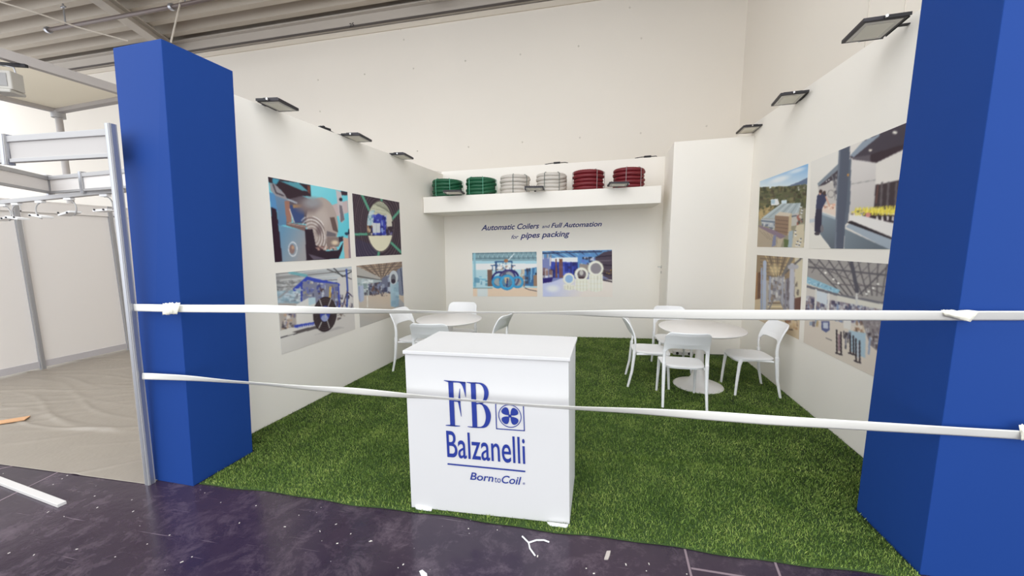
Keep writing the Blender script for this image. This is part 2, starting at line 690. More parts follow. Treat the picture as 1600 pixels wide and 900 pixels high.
column('booth_column', [(-3.205, 2.030, 0), (-2.825, 2.021, 0), (-2.81, 2.485, 0), (-3.205, 2.49, 0)],
       [(-3.20, 2.105, 3.045), (-2.75, 2.07, 3.045), (-2.725, 2.528, 3.045), (-3.2, 2.56, 3.045)],
       'tall royal blue square column at the front left corner, beside the shell scheme stall')
column('booth_column', [(1.74, 2.137, 0), (2.24, 2.15, 0), (2.24, 2.64, 0), (1.742, 2.632, 0)],
       [(1.74, 2.117, 3.4), (2.24, 2.13, 3.4), (2.24, 2.59, 3.4), (1.742, 2.583, 3.4)],
       'royal blue square column at the front right corner, cut off by the picture edge')

# ------------------------------------------------------------------ artificial grass
def turf_edge_y(x):
    return 2.055 + .035 * (x + 2.8) / 4.6 + .008 * math.sin(x * 5.1) + .005 * math.sin(x * 13.7 + 1)


def build_turf():
    rng = np.random.default_rng(5)
    V = [(-2.815, 2.5, .006), (LWP.at(y=2.5)[0] + .28, 2.5, .006)]
    front = [(x, turf_edge_y(x), .006) for x in np.linspace(-2.81, 1.735, 60)]
    loop = front + [(1.735, 2.64, .006), (*RWP.at(y=2.66, off=.003), .006), (*RWP.at(y=6.29, off=.003), .006), (cl0[0] - .01, cl0[1] - .01, .006),
                    (bl[0] - .01, bl[1] - .01, .006), (*BWP.at(x=-2.83, off=.004), .006), (*LWP.at(y=2.52, off=.003), .006), (-2.8, 2.5, .006)]
    m_ = MB()
    m_.slab(loop, [(p[0], p[1], .0005) for p in loop])
    nb0 = len(m_.v)
    # blades, denser near the front
    bands = [(2.06, 3.0, 20000, .0032, .026), (3.0, 4.2, 15000, .0036, .026), (4.2, 5.6, 12000, .0042, .026), (5.6, 7.1, 10000, .005, .026)]
    P, W, H = [], [], []
    for (y0, y1, dens, w, h) in bands:
        n = int(5.4 * (y1 - y0) * dens)
        x = rng.uniform(-3.1, 2.35, n)
        yy = rng.uniform(y0 - .05, y1, n)
        P.append(np.stack([x, yy], 1))
        W.append(np.full(n, w))
        H.append(np.full(n, h))
    P = np.concatenate(P)
    W = np.concatenate(W)
    H = np.concatenate(H)
    x, yy = P[:, 0], P[:, 1]
    ed = 2.055 + .035 * (x + 2.8) / 4.6 + .008 * np.sin(x * 5.1) + .005 * np.sin(x * 13.7 + 1)
    lw = LWP.a[0] + (yy - LWP.a[1]) / LWP.d[1] * LWP.d[0] + .012
    rw = RWP.a[0] + (yy - RWP.a[1]) / RWP.d[1] * RWP.d[0] - .012
    bw = BWP.a[1] + (x - BWP.a[0]) / BWP.d[0] * BWP.d[1] - .012
    ok = (yy > ed) & (x > lw) & (x < rw) & (yy < bw)
    ok &= ~((x < -2.80 + (yy - 2.02) * .04) & (yy < 2.50))
    ok &= ~((x > 1.725) & (yy < 2.65))
    ok &= ~((x > cl0[0] - .02) & (yy > cl0[1] - .02))
    P, W, H = P[ok], W[ok], H[ok]
    n = len(P)
    ang = rng.uniform(0, 2 * np.pi, n)
    lean = rng.uniform(.1, 1.1, n)
    la = rng.uniform(0, 2 * np.pi, n)
    H = H * rng.uniform(.55, 1.05, n)
    bx = np.stack([np.cos(ang), np.sin(ang), np.zeros(n)], 1) * (W / 2 * rng.uniform(.6, 1.2, n))[:, None]
    c = np.stack([P[:, 0], P[:, 1], np.full(n, .004)], 1)
    tip = c + np.stack([np.cos(la) * np.sin(lean), np.sin(la) * np.sin(lean), np.cos(lean)], 1) * H[:, None]
    mid = c * .45 + tip * .55
    mid[:, 2] += H * .10
    VV = np.stack([c - bx, c + bx, mid + bx * .8, tip, mid - bx * .8], 1).reshape(-1, 3)
    base = np.array(m_.v)
    allv = np.concatenate([base, VV])
    nf0 = len(m_.f)
    me = bpy.data.meshes.new('artificial_grass')
    me.vertices.add(len(allv))
    me.vertices.foreach_set('co', allv.astype(np.float32).ravel())
    loops = [i for f in m_.f for i in f]
    tot = [len(f) for f in m_.f]
    bl_idx = np.arange(n * 5) + nb0
    loops = np.concatenate([np.array(loops), bl_idx])
    tot = np.concatenate([np.array(tot), np.full(n, 5)])
    st = np.concatenate([[0], np.cumsum(tot)[:-1]])
    me.loops.add(len(loops))
    me.loops.foreach_set('vertex_index', loops.astype(np.int32))
    me.polygons.add(len(tot))
    me.polygons.foreach_set('loop_start', st.astype(np.int32))
    me.polygons.foreach_set('loop_total', tot.astype(np.int32))
    me.materials.append(M_backing)
    me.materials.append(M_grass)
    mi = np.ones(len(tot), np.int32)
    mi[:nf0] = 0
    me.polygons.foreach_set('material_index', mi)
    me.update(calc_edges=True)
    me.validate()
    o = bpy.data.objects.new('artificial_grass', me)
    COL.objects.link(o)
    tag(o, 'green artificial grass carpet covering the whole booth floor', 'grass')
    o['kind'] = 'stuff'


build_turf()

# ------------------------------------------------------------------ wall posters: printed photographs
class Print:
    """a printed photo: sampled on a grid over its quad; colours are the print's own"""

    def __init__(self, quad, org, scale, nu, nv, seed=1):
        self.quad = [np.array(p, float) for p in quad]      # px TL TR BR BL
        u, v = np.meshgrid(np.linspace(0, 1, nu), np.linspace(0, 1, nv))
        self.nu, self.nv = nu, nv
        src = [(0, 0), (1, 0), (1, 1), (0, 1)]
        A, B = [], []
        for (s, t), (x, y) in zip(src, quad):
            A += [[s, t, 1, 0, 0, 0, -x * s, -x * t], [0, 0, 0, s, t, 1, -y * s, -y * t]]
            B += [x, y]
        h = np.append(np.linalg.solve(np.array(A, float), np.array(B, float)), 1)
        w = h[6] * u + h[7] * v + 1
        self.px = (h[0] * u + h[1] * v + h[2]) / w
        self.py = (h[3] * u + h[4] * v + h[5]) / w
        self.x = (self.px - org[0]) * scale
        self.y = (self.py - org[1]) * scale
        self.c = np.zeros((nv, nu, 3)) + 128
        self.rng = np.random.default_rng(seed)

    def put(self, m, col, a=1.0):
        col = np.array(col, float)
        if col.ndim == 1:
            self.c[m] = self.c[m] * (1 - a) + col * a
        else:
            self.c[m] = self.c[m] * (1 - a) + col[m] * a

    def inside(self, pts):
        x, y = self.x, self.y
        r = np.zeros(x.shape, bool)
        n = len(pts)
        for i in range(n):
            x0, y0 = pts[i]
            x1, y1 = pts[(i + 1) % n]
            if y0 == y1:
                continue
            cnd = ((y0 > y) != (y1 > y)) & (x < (x1 - x0) * (y - y0) / (y1 - y0) + x0)
            r ^= cnd
        return r

    def poly(self, pts, col, a=1.0):
        self.put(self.inside(pts), col, a)
        return self

    def grad(self, pts, p0, c0, p1, c1):
        m = self.inside(pts)
        d = np.array(p1, float) - p0
        t = np.clip(((self.x - p0[0]) * d[0] + (self.y - p0[1]) * d[1]) / (d @ d), 0, 1)[..., None]
        self.put(m, np.array(c0, float) * (1 - t) + np.array(c1, float) * t)
        return self

    def er(self, cx, cy, rx, ry, rot=0):
        dx, dy = self.x - cx, self.y - cy
        c, s = math.cos(rot), math.sin(rot)
        return np.hypot((dx * c + dy * s) / rx, (-dx * s + dy * c) / ry)

    def ell(self, cx, cy, rx, ry, col, a=1.0, rot=0, soft=False):
        r = self.er(cx, cy, rx, ry, rot)
        if soft:
            k = (np.clip(1 - r, 0, 1) * a)[..., None]
            k = np.clip(k * 1.6, 0, a)
            self.c = self.c * (1 - k) + np.array(col, float) * k
        else:
            self.put(r < 1, col, a)
        return self

    def ring(self, cx, cy, rx, ry, f, col, a=1.0, rot=0, clip=None):
        r = self.er(cx, cy, rx, ry, rot)
        m = (r < 1) & (r > f)
        if clip is not None:
            m &= self.inside(clip)
        self.put(m, col, a)
        return self

    def line(self, pts, w, col, a=1.0):
        for (x0, y0), (x1, y1) in zip(pts[:-1], pts[1:]):
            dx, dy = x1 - x0, y1 - y0
            t = np.clip(((self.x - x0) * dx + (self.y - y0) * dy) / (dx * dx + dy * dy + 1e-9), 0, 1)
            d = np.hypot(self.x - x0 - t * dx, self.y - y0 - t * dy)
            self.put(d < w / 2, col, a)
        return self

    def clutter(self, pts, cols, cw, ch, p=1.0, a=.75):
        """machine clutter: random small upright rectangles"""
        m = self.inside(pts)
        xs = [q[0] for q in pts]
        ys = [q[1] for q in pts]
        n = int((max(xs) - min(xs)) * (max(ys) - min(ys)) / (cw * ch) * p)
        for _ in range(n):
            x0 = self.rng.uniform(min(xs), max(xs))
            y0 = self.rng.uniform(min(ys), max(ys))
            w = cw * self.rng.uniform(.3, 1.3)
            h_ = ch * self.rng.uniform(.3, 1.6)
            col = np.array(cols[self.rng.integers(len(cols))], float) + self.rng.normal(0, 8)
            self.put(m & (abs(self.x - x0) < w / 2) & (abs(self.y - y0) < h_ / 2), np.clip(col, 0, 255), a)
        return self

    def grain(self, s):
        self.c = np.clip(self.c + self.rng.normal(0, s, self.c.shape[:2])[..., None], 0, 255)
        return self


M_print = bpy.data.materials.new('photo_print')
M_print.use_nodes = True
_nt = M_print.node_tree
_ca = _nt.nodes.new('ShaderNodeVertexColor')
_ca.layer_name = 'ink'
_nt.links.new(_ca.outputs[0], _nt.nodes['Principled BSDF'].inputs['Base Color'])
_nt.nodes['Principled BSDF'].inputs['Roughness'].default_value = .6
_nt.nodes['Principled BSDF'].inputs['Specular IOR Level'].default_value = .2


def hang(pr, plane, label, gain=1.08):
    ker = np.array([.06, .24, .40, .24, .06])
    for ax_ in (0, 1):
        pad = np.pad(pr.c, [(2, 2) if k == ax_ else (0, 0) for k in range(3)], mode='edge')
        pr.c = sum(ker[k] * np.take(pad, range(k, k + pr.c.shape[ax_]), axis=ax_) for k in range(5))
    grey = pr.c.mean(axis=2, keepdims=True)
    pr.c = grey + (pr.c - grey) * .92
    nu, nv = pr.nu, pr.nv
    n3 = np.array([plane.n[0], plane.n[1], 0])
    V = np.array([plane.hit(u, v, .004) for u, v in zip(pr.px.ravel(), pr.py.ravel())])
    rim = list(range(nu)) + [j * nu + nu - 1 for j in range(1, nv)] + [(nv - 1) * nu + i for i in range(nu - 2, -1, -1)] + [j * nu for j in range(nv - 2, 0, -1)]
    back = V[rim] - n3 * .0035
    k = nu * nv
    faces = [(j * nu + i, j * nu + i + 1, (j + 1) * nu + i + 1, (j + 1) * nu + i) for j in range(nv - 1) for i in range(nu - 1)]
    r = len(rim)
    faces += [(rim[i], rim[(i + 1) % r], k + (i + 1) % r, k + i) for i in range(r)]
    c = V.mean(axis=0)
    me = bpy.data.meshes.new('wall_poster')
    allv = np.concatenate([V, back]) - c
    me.from_pydata([tuple(p) for p in allv], [], faces)
    ca = me.color_attributes.new('ink', 'FLOAT_COLOR', 'POINT')
    cl = np.clip(lin(np.clip(pr.c.reshape(-1, 3), 0, 255)) * gain, 0, .9)
    cl = np.concatenate([cl, np.full((r, 3), .8)])
    ca.data.foreach_set('color', np.concatenate([cl, np.ones((len(cl), 1))], 1).astype(np.float32).ravel())
    me.materials.append(M_print)
    o = bpy.data.objects.new('wall_poster', me)
    o.location = tuple(c)
    COL.objects.link(o)
    return tag(o, label, 'poster', 'photo posters on the booth walls')


def truss_roof(p, pts, base, col, lines, w):
    p.poly(pts, base)
    m = p.inside(pts)
    keep = p.c.copy()
    for (a, b) in lines:
        p.line([a, b], w, col)
    p.c[~m] = keep[~m]


# ---- left wall, upper left: pipe coiler close-up
p = Print([(419, 276.3), (542.8, 299.7), (548.3, 403.3), (429.7, 409.7)], (410, 270), 6, 190, 160, 1)
p.c[:] = (112, 204, 218)
p.grad([(440, 100), (830, 180), (830, 620), (440, 500)], (450, 300), (122, 210, 222), (800, 500), (96, 200, 216))
p.poly([(40, 30), (330, 90), (450, 113), (456, 222), (372, 216), (360, 262), (240, 250), (180, 168), (120, 110), (60, 90)], (56, 40, 48))
p.poly([(95, 46), (165, 60), (130, 110), (95, 95)], (70, 150, 176))
p.poly([(160, 76), (335, 92), (428, 172), (375, 168)], (82, 152, 166))
p.poly([(420, 120), (445, 120), (448, 200), (425, 180)], (120, 70, 60))
p.poly([(60, 180), (130, 200), (140, 400), (150, 500), (80, 320)], (84, 140, 190))
p.poly([(78, 320), (130, 342), (150, 480), (188, 832), (112, 845)], (50, 28, 44))
p.grad([(115, 195), (180, 168), (245, 265), (228, 492), (148, 492), (140, 350)], (120, 200), (110, 134, 160), (200, 480), (84, 128, 166))
p.poly([(66, 100), (110, 100), (210, 200), (240, 260), (190, 240), (120, 212), (80, 170)], (150, 146, 150))
p.line([(100, 110), (130, 190), (200, 215)], 12, (70, 60, 70))
p.poly([(240, 250), (372, 216), (470, 260), (420, 480), (290, 470)], (96, 84, 92))
p.poly([(250, 300), (390, 320), (392, 465), (298, 468)], (58, 76, 124))
p.poly([(285, 300), (380, 294), (382, 325), (290, 330)], (176, 132, 86))
p.line([(245, 252), (320, 282)], 16, (168, 178, 190))
p.poly([(208, 262), (250, 264), (278, 462), (226, 470)], (160, 112, 96))
p.line([(255, 340), (298, 462)], 8, (226, 220, 210))
p.poly([(560, 330), (800, 258), (806, 372), (650, 424)], (196, 176, 176))
p.poly([(688, 160), (738, 180), (772, 440), (745, 470), (722, 440)], (196, 186, 188))
p.poly([(720, 300), (745, 310), (770, 440), (735, 465)], (120, 112, 120))
p.poly([(734, 168), (798, 180), (798, 212), (745, 210)], (60, 42, 54))
p.ell(735, 250, 16, 16, (40, 36, 48))
p.ell(560, 480, 148, 250, (176, 160, 152), rot=-.1)
p.ell(430, 310, 150, 95, (128, 112, 112), 1, soft=True)
p.ell(470, 280, 110, 70, (150, 150, 154), .9, soft=True)
p.poly([(632, 420), (676, 415), (712, 560), (662, 540)], (104, 84, 80))
p.ell(560, 430, 80, 120, (190, 176, 168), .8, soft=True)
for i in range(9):
    k = 1 - i * .085
    p.ring(470, 590, 138 * k, 190 * k, .955, (232, 228, 226) if i % 2 == 0 else (110, 92, 92), .9, rot=-.25, clip=[(355, 420), (560, 400), (612, 720), (480, 690), (465, 540), (380, 520)])
p.ell(530, 540, 40, 70, (96, 76, 80), .7, soft=True)
p.poly([(605, 545), (690, 570), (690, 600), (600, 598)], (112, 104, 110))
p.poly([(605, 600), (750, 604), (715, 690), (600, 725)], (136, 118, 112))
p.ell(680, 655, 45, 30, (222, 200, 170), 1, soft=True)
p.poly([(222, 462), (410, 494), (402, 548), (225, 494)], (126, 96, 92))
p.line([(230, 475), (400, 505)], 8, (176, 150, 140))
p.grad([(155, 492), (402, 546), (412, 825), (186, 835)], (170, 600), (104, 146, 176), (400, 700), (158, 156, 158))
p.poly([(400, 530), (470, 528), (500, 680), (600, 735), (715, 725), (758, 650), (748, 720), (715, 805), (412, 825)], (50, 34, 46))
p.poly([(430, 760), (600, 808), (480, 815)], (96, 84, 100))
p.ring(285, 716, 42, 70, .86, (226, 226, 228))
p.ell(278, 716, 26, 44, (140, 112, 108))
p.ell(285, 700, 12, 18, (190, 150, 120))
p.clutter([(480, 680), (700, 690), (700, 725), (520, 730)], [(210, 170, 150), (90, 60, 60), (170, 130, 120)], 24, 20, 1.2)
p.poly([(715, 600), (760, 596), (756, 640), (720, 650)], (60, 50, 66))
p.poly([(755, 605), (806, 615), (815, 810), (772, 812)], (206, 168, 150))
p.poly([(800, 560), (830, 570), (835, 810), (812, 810)], (150, 130, 140))
p.ell(790, 570, 18, 14, (36, 60, 84))
p.ell(812, 550, 8, 26, (30, 40, 60))
hang(p, LWP, 'photo poster of a pipe winding machine against cyan, left wall, upper left of the four')

# ---- left wall, upper right: looking through a black coil
p = Print([(550.4, 302), (623.7, 316), (627.3, 397.7), (556.3, 401.3)], (540, 290), 7.5, 150, 150, 2)
p.c[:] = (62, 48, 58)
for i in range(26):
    k = 1 + i * .14
    p.ring(408, 478, 165 * k, 310 * k, 1 - .045 / k, (94, 80, 88) if i % 3 else (116, 100, 104), .8)
p.poly([(122, 620), (300, 690), (420, 800), (300, 850), (100, 850)], (60, 62, 104), .35)
gb = (78, 148, 120)
for ln in ([(190, 105), (275, 285)], [(418, 140), (422, 200)], [(640, 285), (545, 395)], [(100, 572), (268, 568)], [(535, 670), (660, 790)], [(392, 770), (380, 840)]):
    p.line(ln, 30, gb)
    p.line(ln, 8, (110, 170, 146))
el = p.er(403, 478, 152, 295, -.03) < 1
keep = p.c.copy()
p.poly([(200, 150), (600, 150), (600, 420), (200, 420)], (196, 196, 172))
for i in range(9):
    p.line([(270 + i * 28, 180), (560, 330 + i * 10)], 6, (128, 130, 112))
for i in range(5):
    p.line([(300, 190 + i * 36), (520, 230 + i * 40)], 4, (150, 150, 130))
p.poly([(240, 300), (330, 300), (330, 470), (240, 470)], (190, 206, 212))
p.clutter([(240, 290), (340, 290), (340, 470), (240, 470)], [(96, 150, 170), (214, 222, 224), (150, 190, 200)], 26, 22, 1.1)
p.poly([(330, 360), (385, 325), (470, 375), (475, 580), (400, 585), (315, 575)], (58, 66, 168))
p.clutter([(310, 340), (480, 350), (480, 590), (310, 580)], [(60, 70, 180), (40, 44, 120), (104, 120, 206), (150, 170, 220)], 24, 40, 1.3)
p.poly([(316, 435), (405, 440), (406, 552), (318, 556)], (204, 208, 210))
p.line([(362, 438), (362, 554)], 4, (160, 166, 176))
p.poly([(480, 330), (530, 350), (548, 480), (480, 480)], (206, 200, 184))
p.clutter([(475, 470), (560, 470), (560, 575), (475, 590)], [(70, 66, 130), (120, 110, 150), (60, 50, 70), (196, 190, 180)], 18, 36, 1.3)
p.clutter([(250, 470), (316, 460), (316, 580), (262, 585)], [(170, 120, 90), (60, 44, 40), (214, 190, 150), (220, 214, 200)], 20, 36, 1.3)
p.line([(320, 578), (460, 588)], 12, (40, 40, 96))
p.poly([(240, 588), (560, 582), (560, 800), (240, 800)], (224, 218, 190))
p.c[~el] = keep[~el]
p.ring(403, 478, 155, 299, .975, (70, 60, 60), rot=-.03)
hang(p, LWP, 'photo poster looking through the eye of a black coil with green straps, left wall')

# ---- left wall, lower left: blue machine with a black wheel of pipe
p = Print([(431, 427), (549.3, 416.2), (555, 514.4), (440.5, 554)], (425, 405), 5.807, 180, 170, 3)
p.c[:] = (186, 186, 184)
p.grad([(20, 100), (740, 40), (745, 440), (40, 440)], (100, 120), (150, 148, 146), (300, 400), (196, 202, 206))
for i in range(9):
    p.line([(40, 150 + i * 22), (720, 60 + i * 40 - (i > 4) * 60)], 8, (120, 116, 114) if i % 2 else (206, 206, 204))
p.line([(160, 120), (310, 150)], 26, (110, 170, 178))
p.clutter([(40, 190), (260, 190), (250, 280), (45, 290)], [(120, 120, 122), (196, 198, 198), (160, 160, 160), (140, 138, 136)], 30, 10, 1.6)
p.poly([(45, 290), (260, 280), (250, 400), (50, 410)], (150, 176, 190))
p.clutter([(50, 280), (260, 280), (260, 410), (55, 420)], [(130, 160, 176), (186, 200, 208), (140, 146, 156), (160, 180, 190)], 44, 14, 1.6)
p.line([(60, 350), (140, 290)], 14, (150, 148, 150))
p.poly([(590, 170), (730, 110), (748, 440), (620, 440)], (206, 202, 198))
p.line([(500, 90), (720, 180)], 8, (90, 88, 86))
p.line([(560, 80), (640, 160), (725, 110)], 10, (74, 74, 78))
blue = (54, 72, 180)
p.line([(205, 275), (320, 172), (480, 210), (600, 232)], 30, blue)
p.line([(385, 190), (395, 380)], 26, blue)
p.line([(270, 215), (268, 390)], 16, (48, 62, 160))
p.line([(490, 205), (495, 380)], 30, blue)
p.line([(600, 225), (610, 430)], 18, blue)
p.line([(210, 272), (345, 285)], 12, (170, 178, 196))
p.poly([(280, 200), (600, 225), (605, 430), (280, 420)], (126, 128, 150))
p.clutter([(280, 200), (380, 200), (380, 340), (280, 330)], [(206, 206, 206), (70, 70, 90), (160, 150, 120), (90, 100, 170)], 26, 22, .9)
p.clutter([(405, 215), (485, 215), (485, 350), (405, 350)], [(206, 210, 216), (80, 60, 60), (130, 140, 190), (60, 70, 150)], 22, 26, 1.2)
p.clutter([(510, 240), (600, 240), (605, 430), (560, 430)], [(190, 200, 210), (70, 80, 160), (120, 90, 80)], 18, 40, 1.2)
p.line([(528, 255), (525, 345)], 16, (206, 170, 80))
p.clutter([(190, 290), (260, 290), (260, 380), (200, 380)], [(190, 200, 206), (110, 110, 120), (214, 216, 216)], 22, 20, 1.6)
p.line([(675, 95), (685, 280), (680, 430)], 16, (60, 80, 160))
p.line([(640, 430), (682, 295), (730, 340)], 9, (74, 64, 90))
p.clutter([(610, 320), (748, 330), (748, 440), (615, 440)], [(110, 76, 76), (60, 56, 76), (190, 180, 176), (90, 90, 130)], 18, 40, 1.1)
p.poly([(215, 415), (330, 350), (395, 345), (400, 500), (385, 570), (215, 595)], (216, 214, 210))
p.poly([(330, 350), (395, 345), (396, 400), (335, 420)], (180, 206, 216))
p.grad([(60, 500), (760, 480), (770, 660), (80, 880)], (120, 520), (226, 222, 214), (400, 760), (206, 200, 194))
p.poly([(60, 400), (220, 400), (220, 600), (75, 650)], (176, 166, 158))
p.clutter([(110, 490), (212, 490), (208, 615), (85, 640)], [(70, 60, 64), (196, 160, 130), (214, 208, 200), (110, 106, 140), (150, 140, 134)], 22, 30, 2.0)
p.line([(215, 610), (390, 582)], 26, blue)
for i in range(8):
    p.line([(235 + i * 20, 632 - i * 4), (245 + i * 20, 612 - i * 4)], 8, (190, 190, 210))
p.poly([(180, 660), (390, 605), (430, 625), (240, 672)], (96, 88, 88))
p.line([(80, 712), (230, 672)], 7, (60, 56, 60))
p.clutter([(560, 490), (720, 490), (690, 500), (590, 560)], [(110, 90, 80), (60, 60, 90), (200, 190, 180)], 22, 16, 1.0)
p.poly([(380, 690), (600, 610), (660, 620), (470, 670)], (176, 170, 168), .7)
p.ell(480, 500, 106, 160, (52, 40, 44), rot=.08)
for k in (.9, .78, .66, .54):
    p.ring(480, 500, 106 * k, 160 * k, .93, (84, 70, 72), .8, rot=.08)
p.ell(480, 495, 46, 72, (54, 68, 160), rot=.08)
p.ell(478, 535, 32, 30, (150, 160, 200))
for ln in ([(432, 365), (452, 425)], [(535, 360), (510, 430)], [(425, 625), (450, 570)], [(522, 622), (502, 560)], [(487, 480), (488, 530)]):
    p.line(ln, 8, (196, 196, 190))
hang(p, LWP, 'photo poster of a blue machine with a black wheel of pipe, left wall, lower left')

# ---- left wall, lower right: long hall with grey reels
p = Print([(557, 415.3), (628, 408.7), (632, 487.7), (562.7, 511.7)], (550, 400), 7.5, 150, 170, 4)
p.c[:] = (206, 196, 182)
p.poly([(40, 90), (600, 40), (600, 330), (340, 280), (60, 290)], (150, 128, 110))
for i in range(11):
    p.line([(60 + i * 50, 110 - i * 5), (350, 280)], 7, (92, 80, 76) if i % 2 else (196, 176, 150))
for i in range(5):
    p.line([(60 + i * 60, 150 + i * 22), (600, 80 + i * 34)], 6, (104, 92, 88))
p.poly([(55, 120), (330, 250), (340, 290), (60, 240)], (176, 172, 166))
p.line([(60, 235), (345, 285)], 14, (96, 96, 96))
p.poly([(60, 250), (345, 285), (345, 470), (70, 480)], (170, 182, 184))
p.poly([(190, 330), (350, 300), (350, 455), (200, 470)], (110, 110, 128))
p.clutter([(65, 260), (250, 280), (240, 420), (75, 430)], [(176, 196, 200), (226, 232, 232), (140, 160, 160)], 40, 34, .9)
p.poly([(350, 260), (440, 210), (600, 140), (620, 460), (440, 440), (350, 420)], (112, 116, 138))
p.clutter([(350, 240), (450, 210), (450, 450), (350, 430)], [(84, 90, 120), (160, 170, 190), (60, 56, 76), (180, 186, 200)], 30, 44, 1.2)
p.clutter([(190, 330), (350, 300), (350, 450), (200, 470)], [(96, 100, 124), (60, 56, 70), (170, 172, 180), (120, 130, 160), (110, 80, 70)], 22, 34, 1.4)
p.poly([(530, 160), (600, 120), (620, 460), (560, 470)], (130, 138, 158))
p.line([(570, 150), (600, 440)], 12, (80, 84, 110))
p.grad([(75, 470), (440, 440), (625, 470), (640, 670), (95, 845)], (300, 460), (204, 186, 166), (200, 800), (182, 178, 172))
p.clutter([(190, 440), (450, 420), (440, 470), (250, 475)], [(70, 60, 70), (110, 90, 90), (190, 176, 160)], 22, 16, 1.1)
p.poly([(75, 350), (135, 345), (140, 520), (100, 545), (75, 500)], (170, 180, 204))
p.line([(85, 360), (92, 530)], 10, (140, 150, 184))
p.clutter([(140, 380), (185, 380), (185, 460), (145, 460)], [(60, 56, 66), (226, 222, 216), (90, 80, 90)], 16, 22, 1.4)
p.line([(180, 470), (182, 600)], 10, (226, 224, 218))
p.grad([(445, 300), (545, 300), (556, 585), (505, 605), (455, 590)], (445, 400), (170, 196, 206), (550, 420), (140, 170, 190))
p.clutter([(450, 340), (548, 340), (555, 590), (460, 590)], [(150, 182, 196), (176, 204, 212), (130, 164, 184)], 40, 50, .8)
p.ell(487, 252, 52, 82, (196, 202, 206))
p.ell(484, 268, 28, 56, (110, 112, 120))
p.ell(484, 296, 26, 26, (60, 50, 62))
p.poly([(555, 500), (615, 560), (610, 640), (520, 640)], (150, 160, 176), .6)
hang(p, LWP, 'photo poster of a factory hall with an upright pale grey coil, left wall, lower right')

# ---- back wall, left: blue coils
p = Print([(737.8, 395.2), (838.3, 393.3), (839.5, 463.3), (739.3, 463)], (730, 385), 6.667, 160, 115, 5)
p.c[:] = (166, 206, 218)
p.poly([(40, 40), (740, 40), (740, 150), (40, 150)], (128, 160, 170))
for i in range(14):
    p.line([(60 + i * 50, 50), (90 + i * 50, 130)], 6, (84, 110, 120))
    p.line([(90 + i * 50, 50), (60 + i * 50, 130)], 5, (176, 206, 212))
p.line([(50, 125), (730, 120)], 10, (90, 116, 128))
p.line([(50, 75), (730, 66)], 10, (104, 130, 140))
p.poly([(60, 180), (730, 180), (730, 250), (60, 250)], (236, 234, 228))
p.poly([(60, 245), (730, 240), (730, 420), (60, 420)], (176, 208, 216))
p.line([(75, 80), (82, 420)], 22, (140, 186, 200))
p.clutter([(60, 320), (240, 300), (240, 420), (65, 420)], [(104, 170, 196), (170, 214, 226), (190, 222, 230), (84, 140, 170)], 44, 36, 1.0)
p.poly([(208, 245), (260, 240), (262, 415), (212, 415)], (120, 92, 80))
p.line([(300, 160), (300, 260)], 14, (36, 70, 120))
p.line([(290, 162), (465, 158), (462, 250)], 12, (40, 80, 130))
p.line([(245, 198), (300, 196)], 9, (40, 70, 120))
p.line([(265, 200), (262, 250)], 8, (40, 80, 130))
p.clutter([(310, 170), (460, 170), (500, 250), (300, 250)], [(210, 222, 226), (60, 90, 130), (120, 160, 190), (150, 110, 90)], 22, 20, 1.1)
p.line([(490, 75), (430, 140)], 10, (214, 226, 228))
p.ell(405, 150, 22, 18, (160, 110, 80))
p.line([(470, 200), (500, 200)], 8, (40, 70, 120))
p.poly([(590, 240), (730, 215), (730, 415), (600, 410)], (60, 110, 160))
p.clutter([(590, 230), (725, 220), (725, 410), (600, 410)], [(46, 84, 140), (100, 160, 206), (150, 200, 220), (60, 110, 170), (60, 50, 60)], 26, 50, 1.2)
p.poly([(690, 300), (730, 295), (730, 415), (690, 412)], (150, 120, 96))
p.clutter([(540, 240), (600, 240), (600, 430), (540, 430)], [(206, 170, 130), (220, 206, 180), (150, 110, 90)], 20, 50, 1.2)
p.poly([(50, 430), (740, 430), (740, 530), (50, 530)], (230, 200, 174))
p.poly([(105, 440), (215, 440), (215, 530), (105, 530)], (206, 218, 220), .9)
p.line([(60, 436), (260, 436)], 8, (120, 140, 140))
p.line([(600, 432), (640, 450), (725, 466)], 6, (60, 60, 70))
for (cx, cy, r, col, rin) in ((340, 345, 88, (44, 44, 110), .78), (450, 335, 95, (44, 44, 112), .78), (420, 330, 90, (70, 60, 120), .8), (320, 372, 66, (54, 146, 196), .62), (525, 372, 64, (58, 150, 200), .62), (415, 375, 82, (62, 158, 208), .63)):
    if col[0] > 50:
        p.ell(cx, cy, r * rin, r * rin, (128, 120, 120), .55)
    p.ring(cx, cy, r, r, rin, col)
    p.ring(cx, cy, r, r, .93, (40, 110, 170) if col[2] > 130 else (34, 34, 90), .6)
p.ell(415, 372, 44, 48, (90, 130, 160))
p.poly([(385, 320), (440, 320), (420, 400), (395, 380)], (200, 180, 140))
p.line([(420, 340), (412, 415)], 14, (44, 48, 110))
hang(p, BWP, 'photo poster of bright blue pipe coils in a factory, back wall', 1.22)

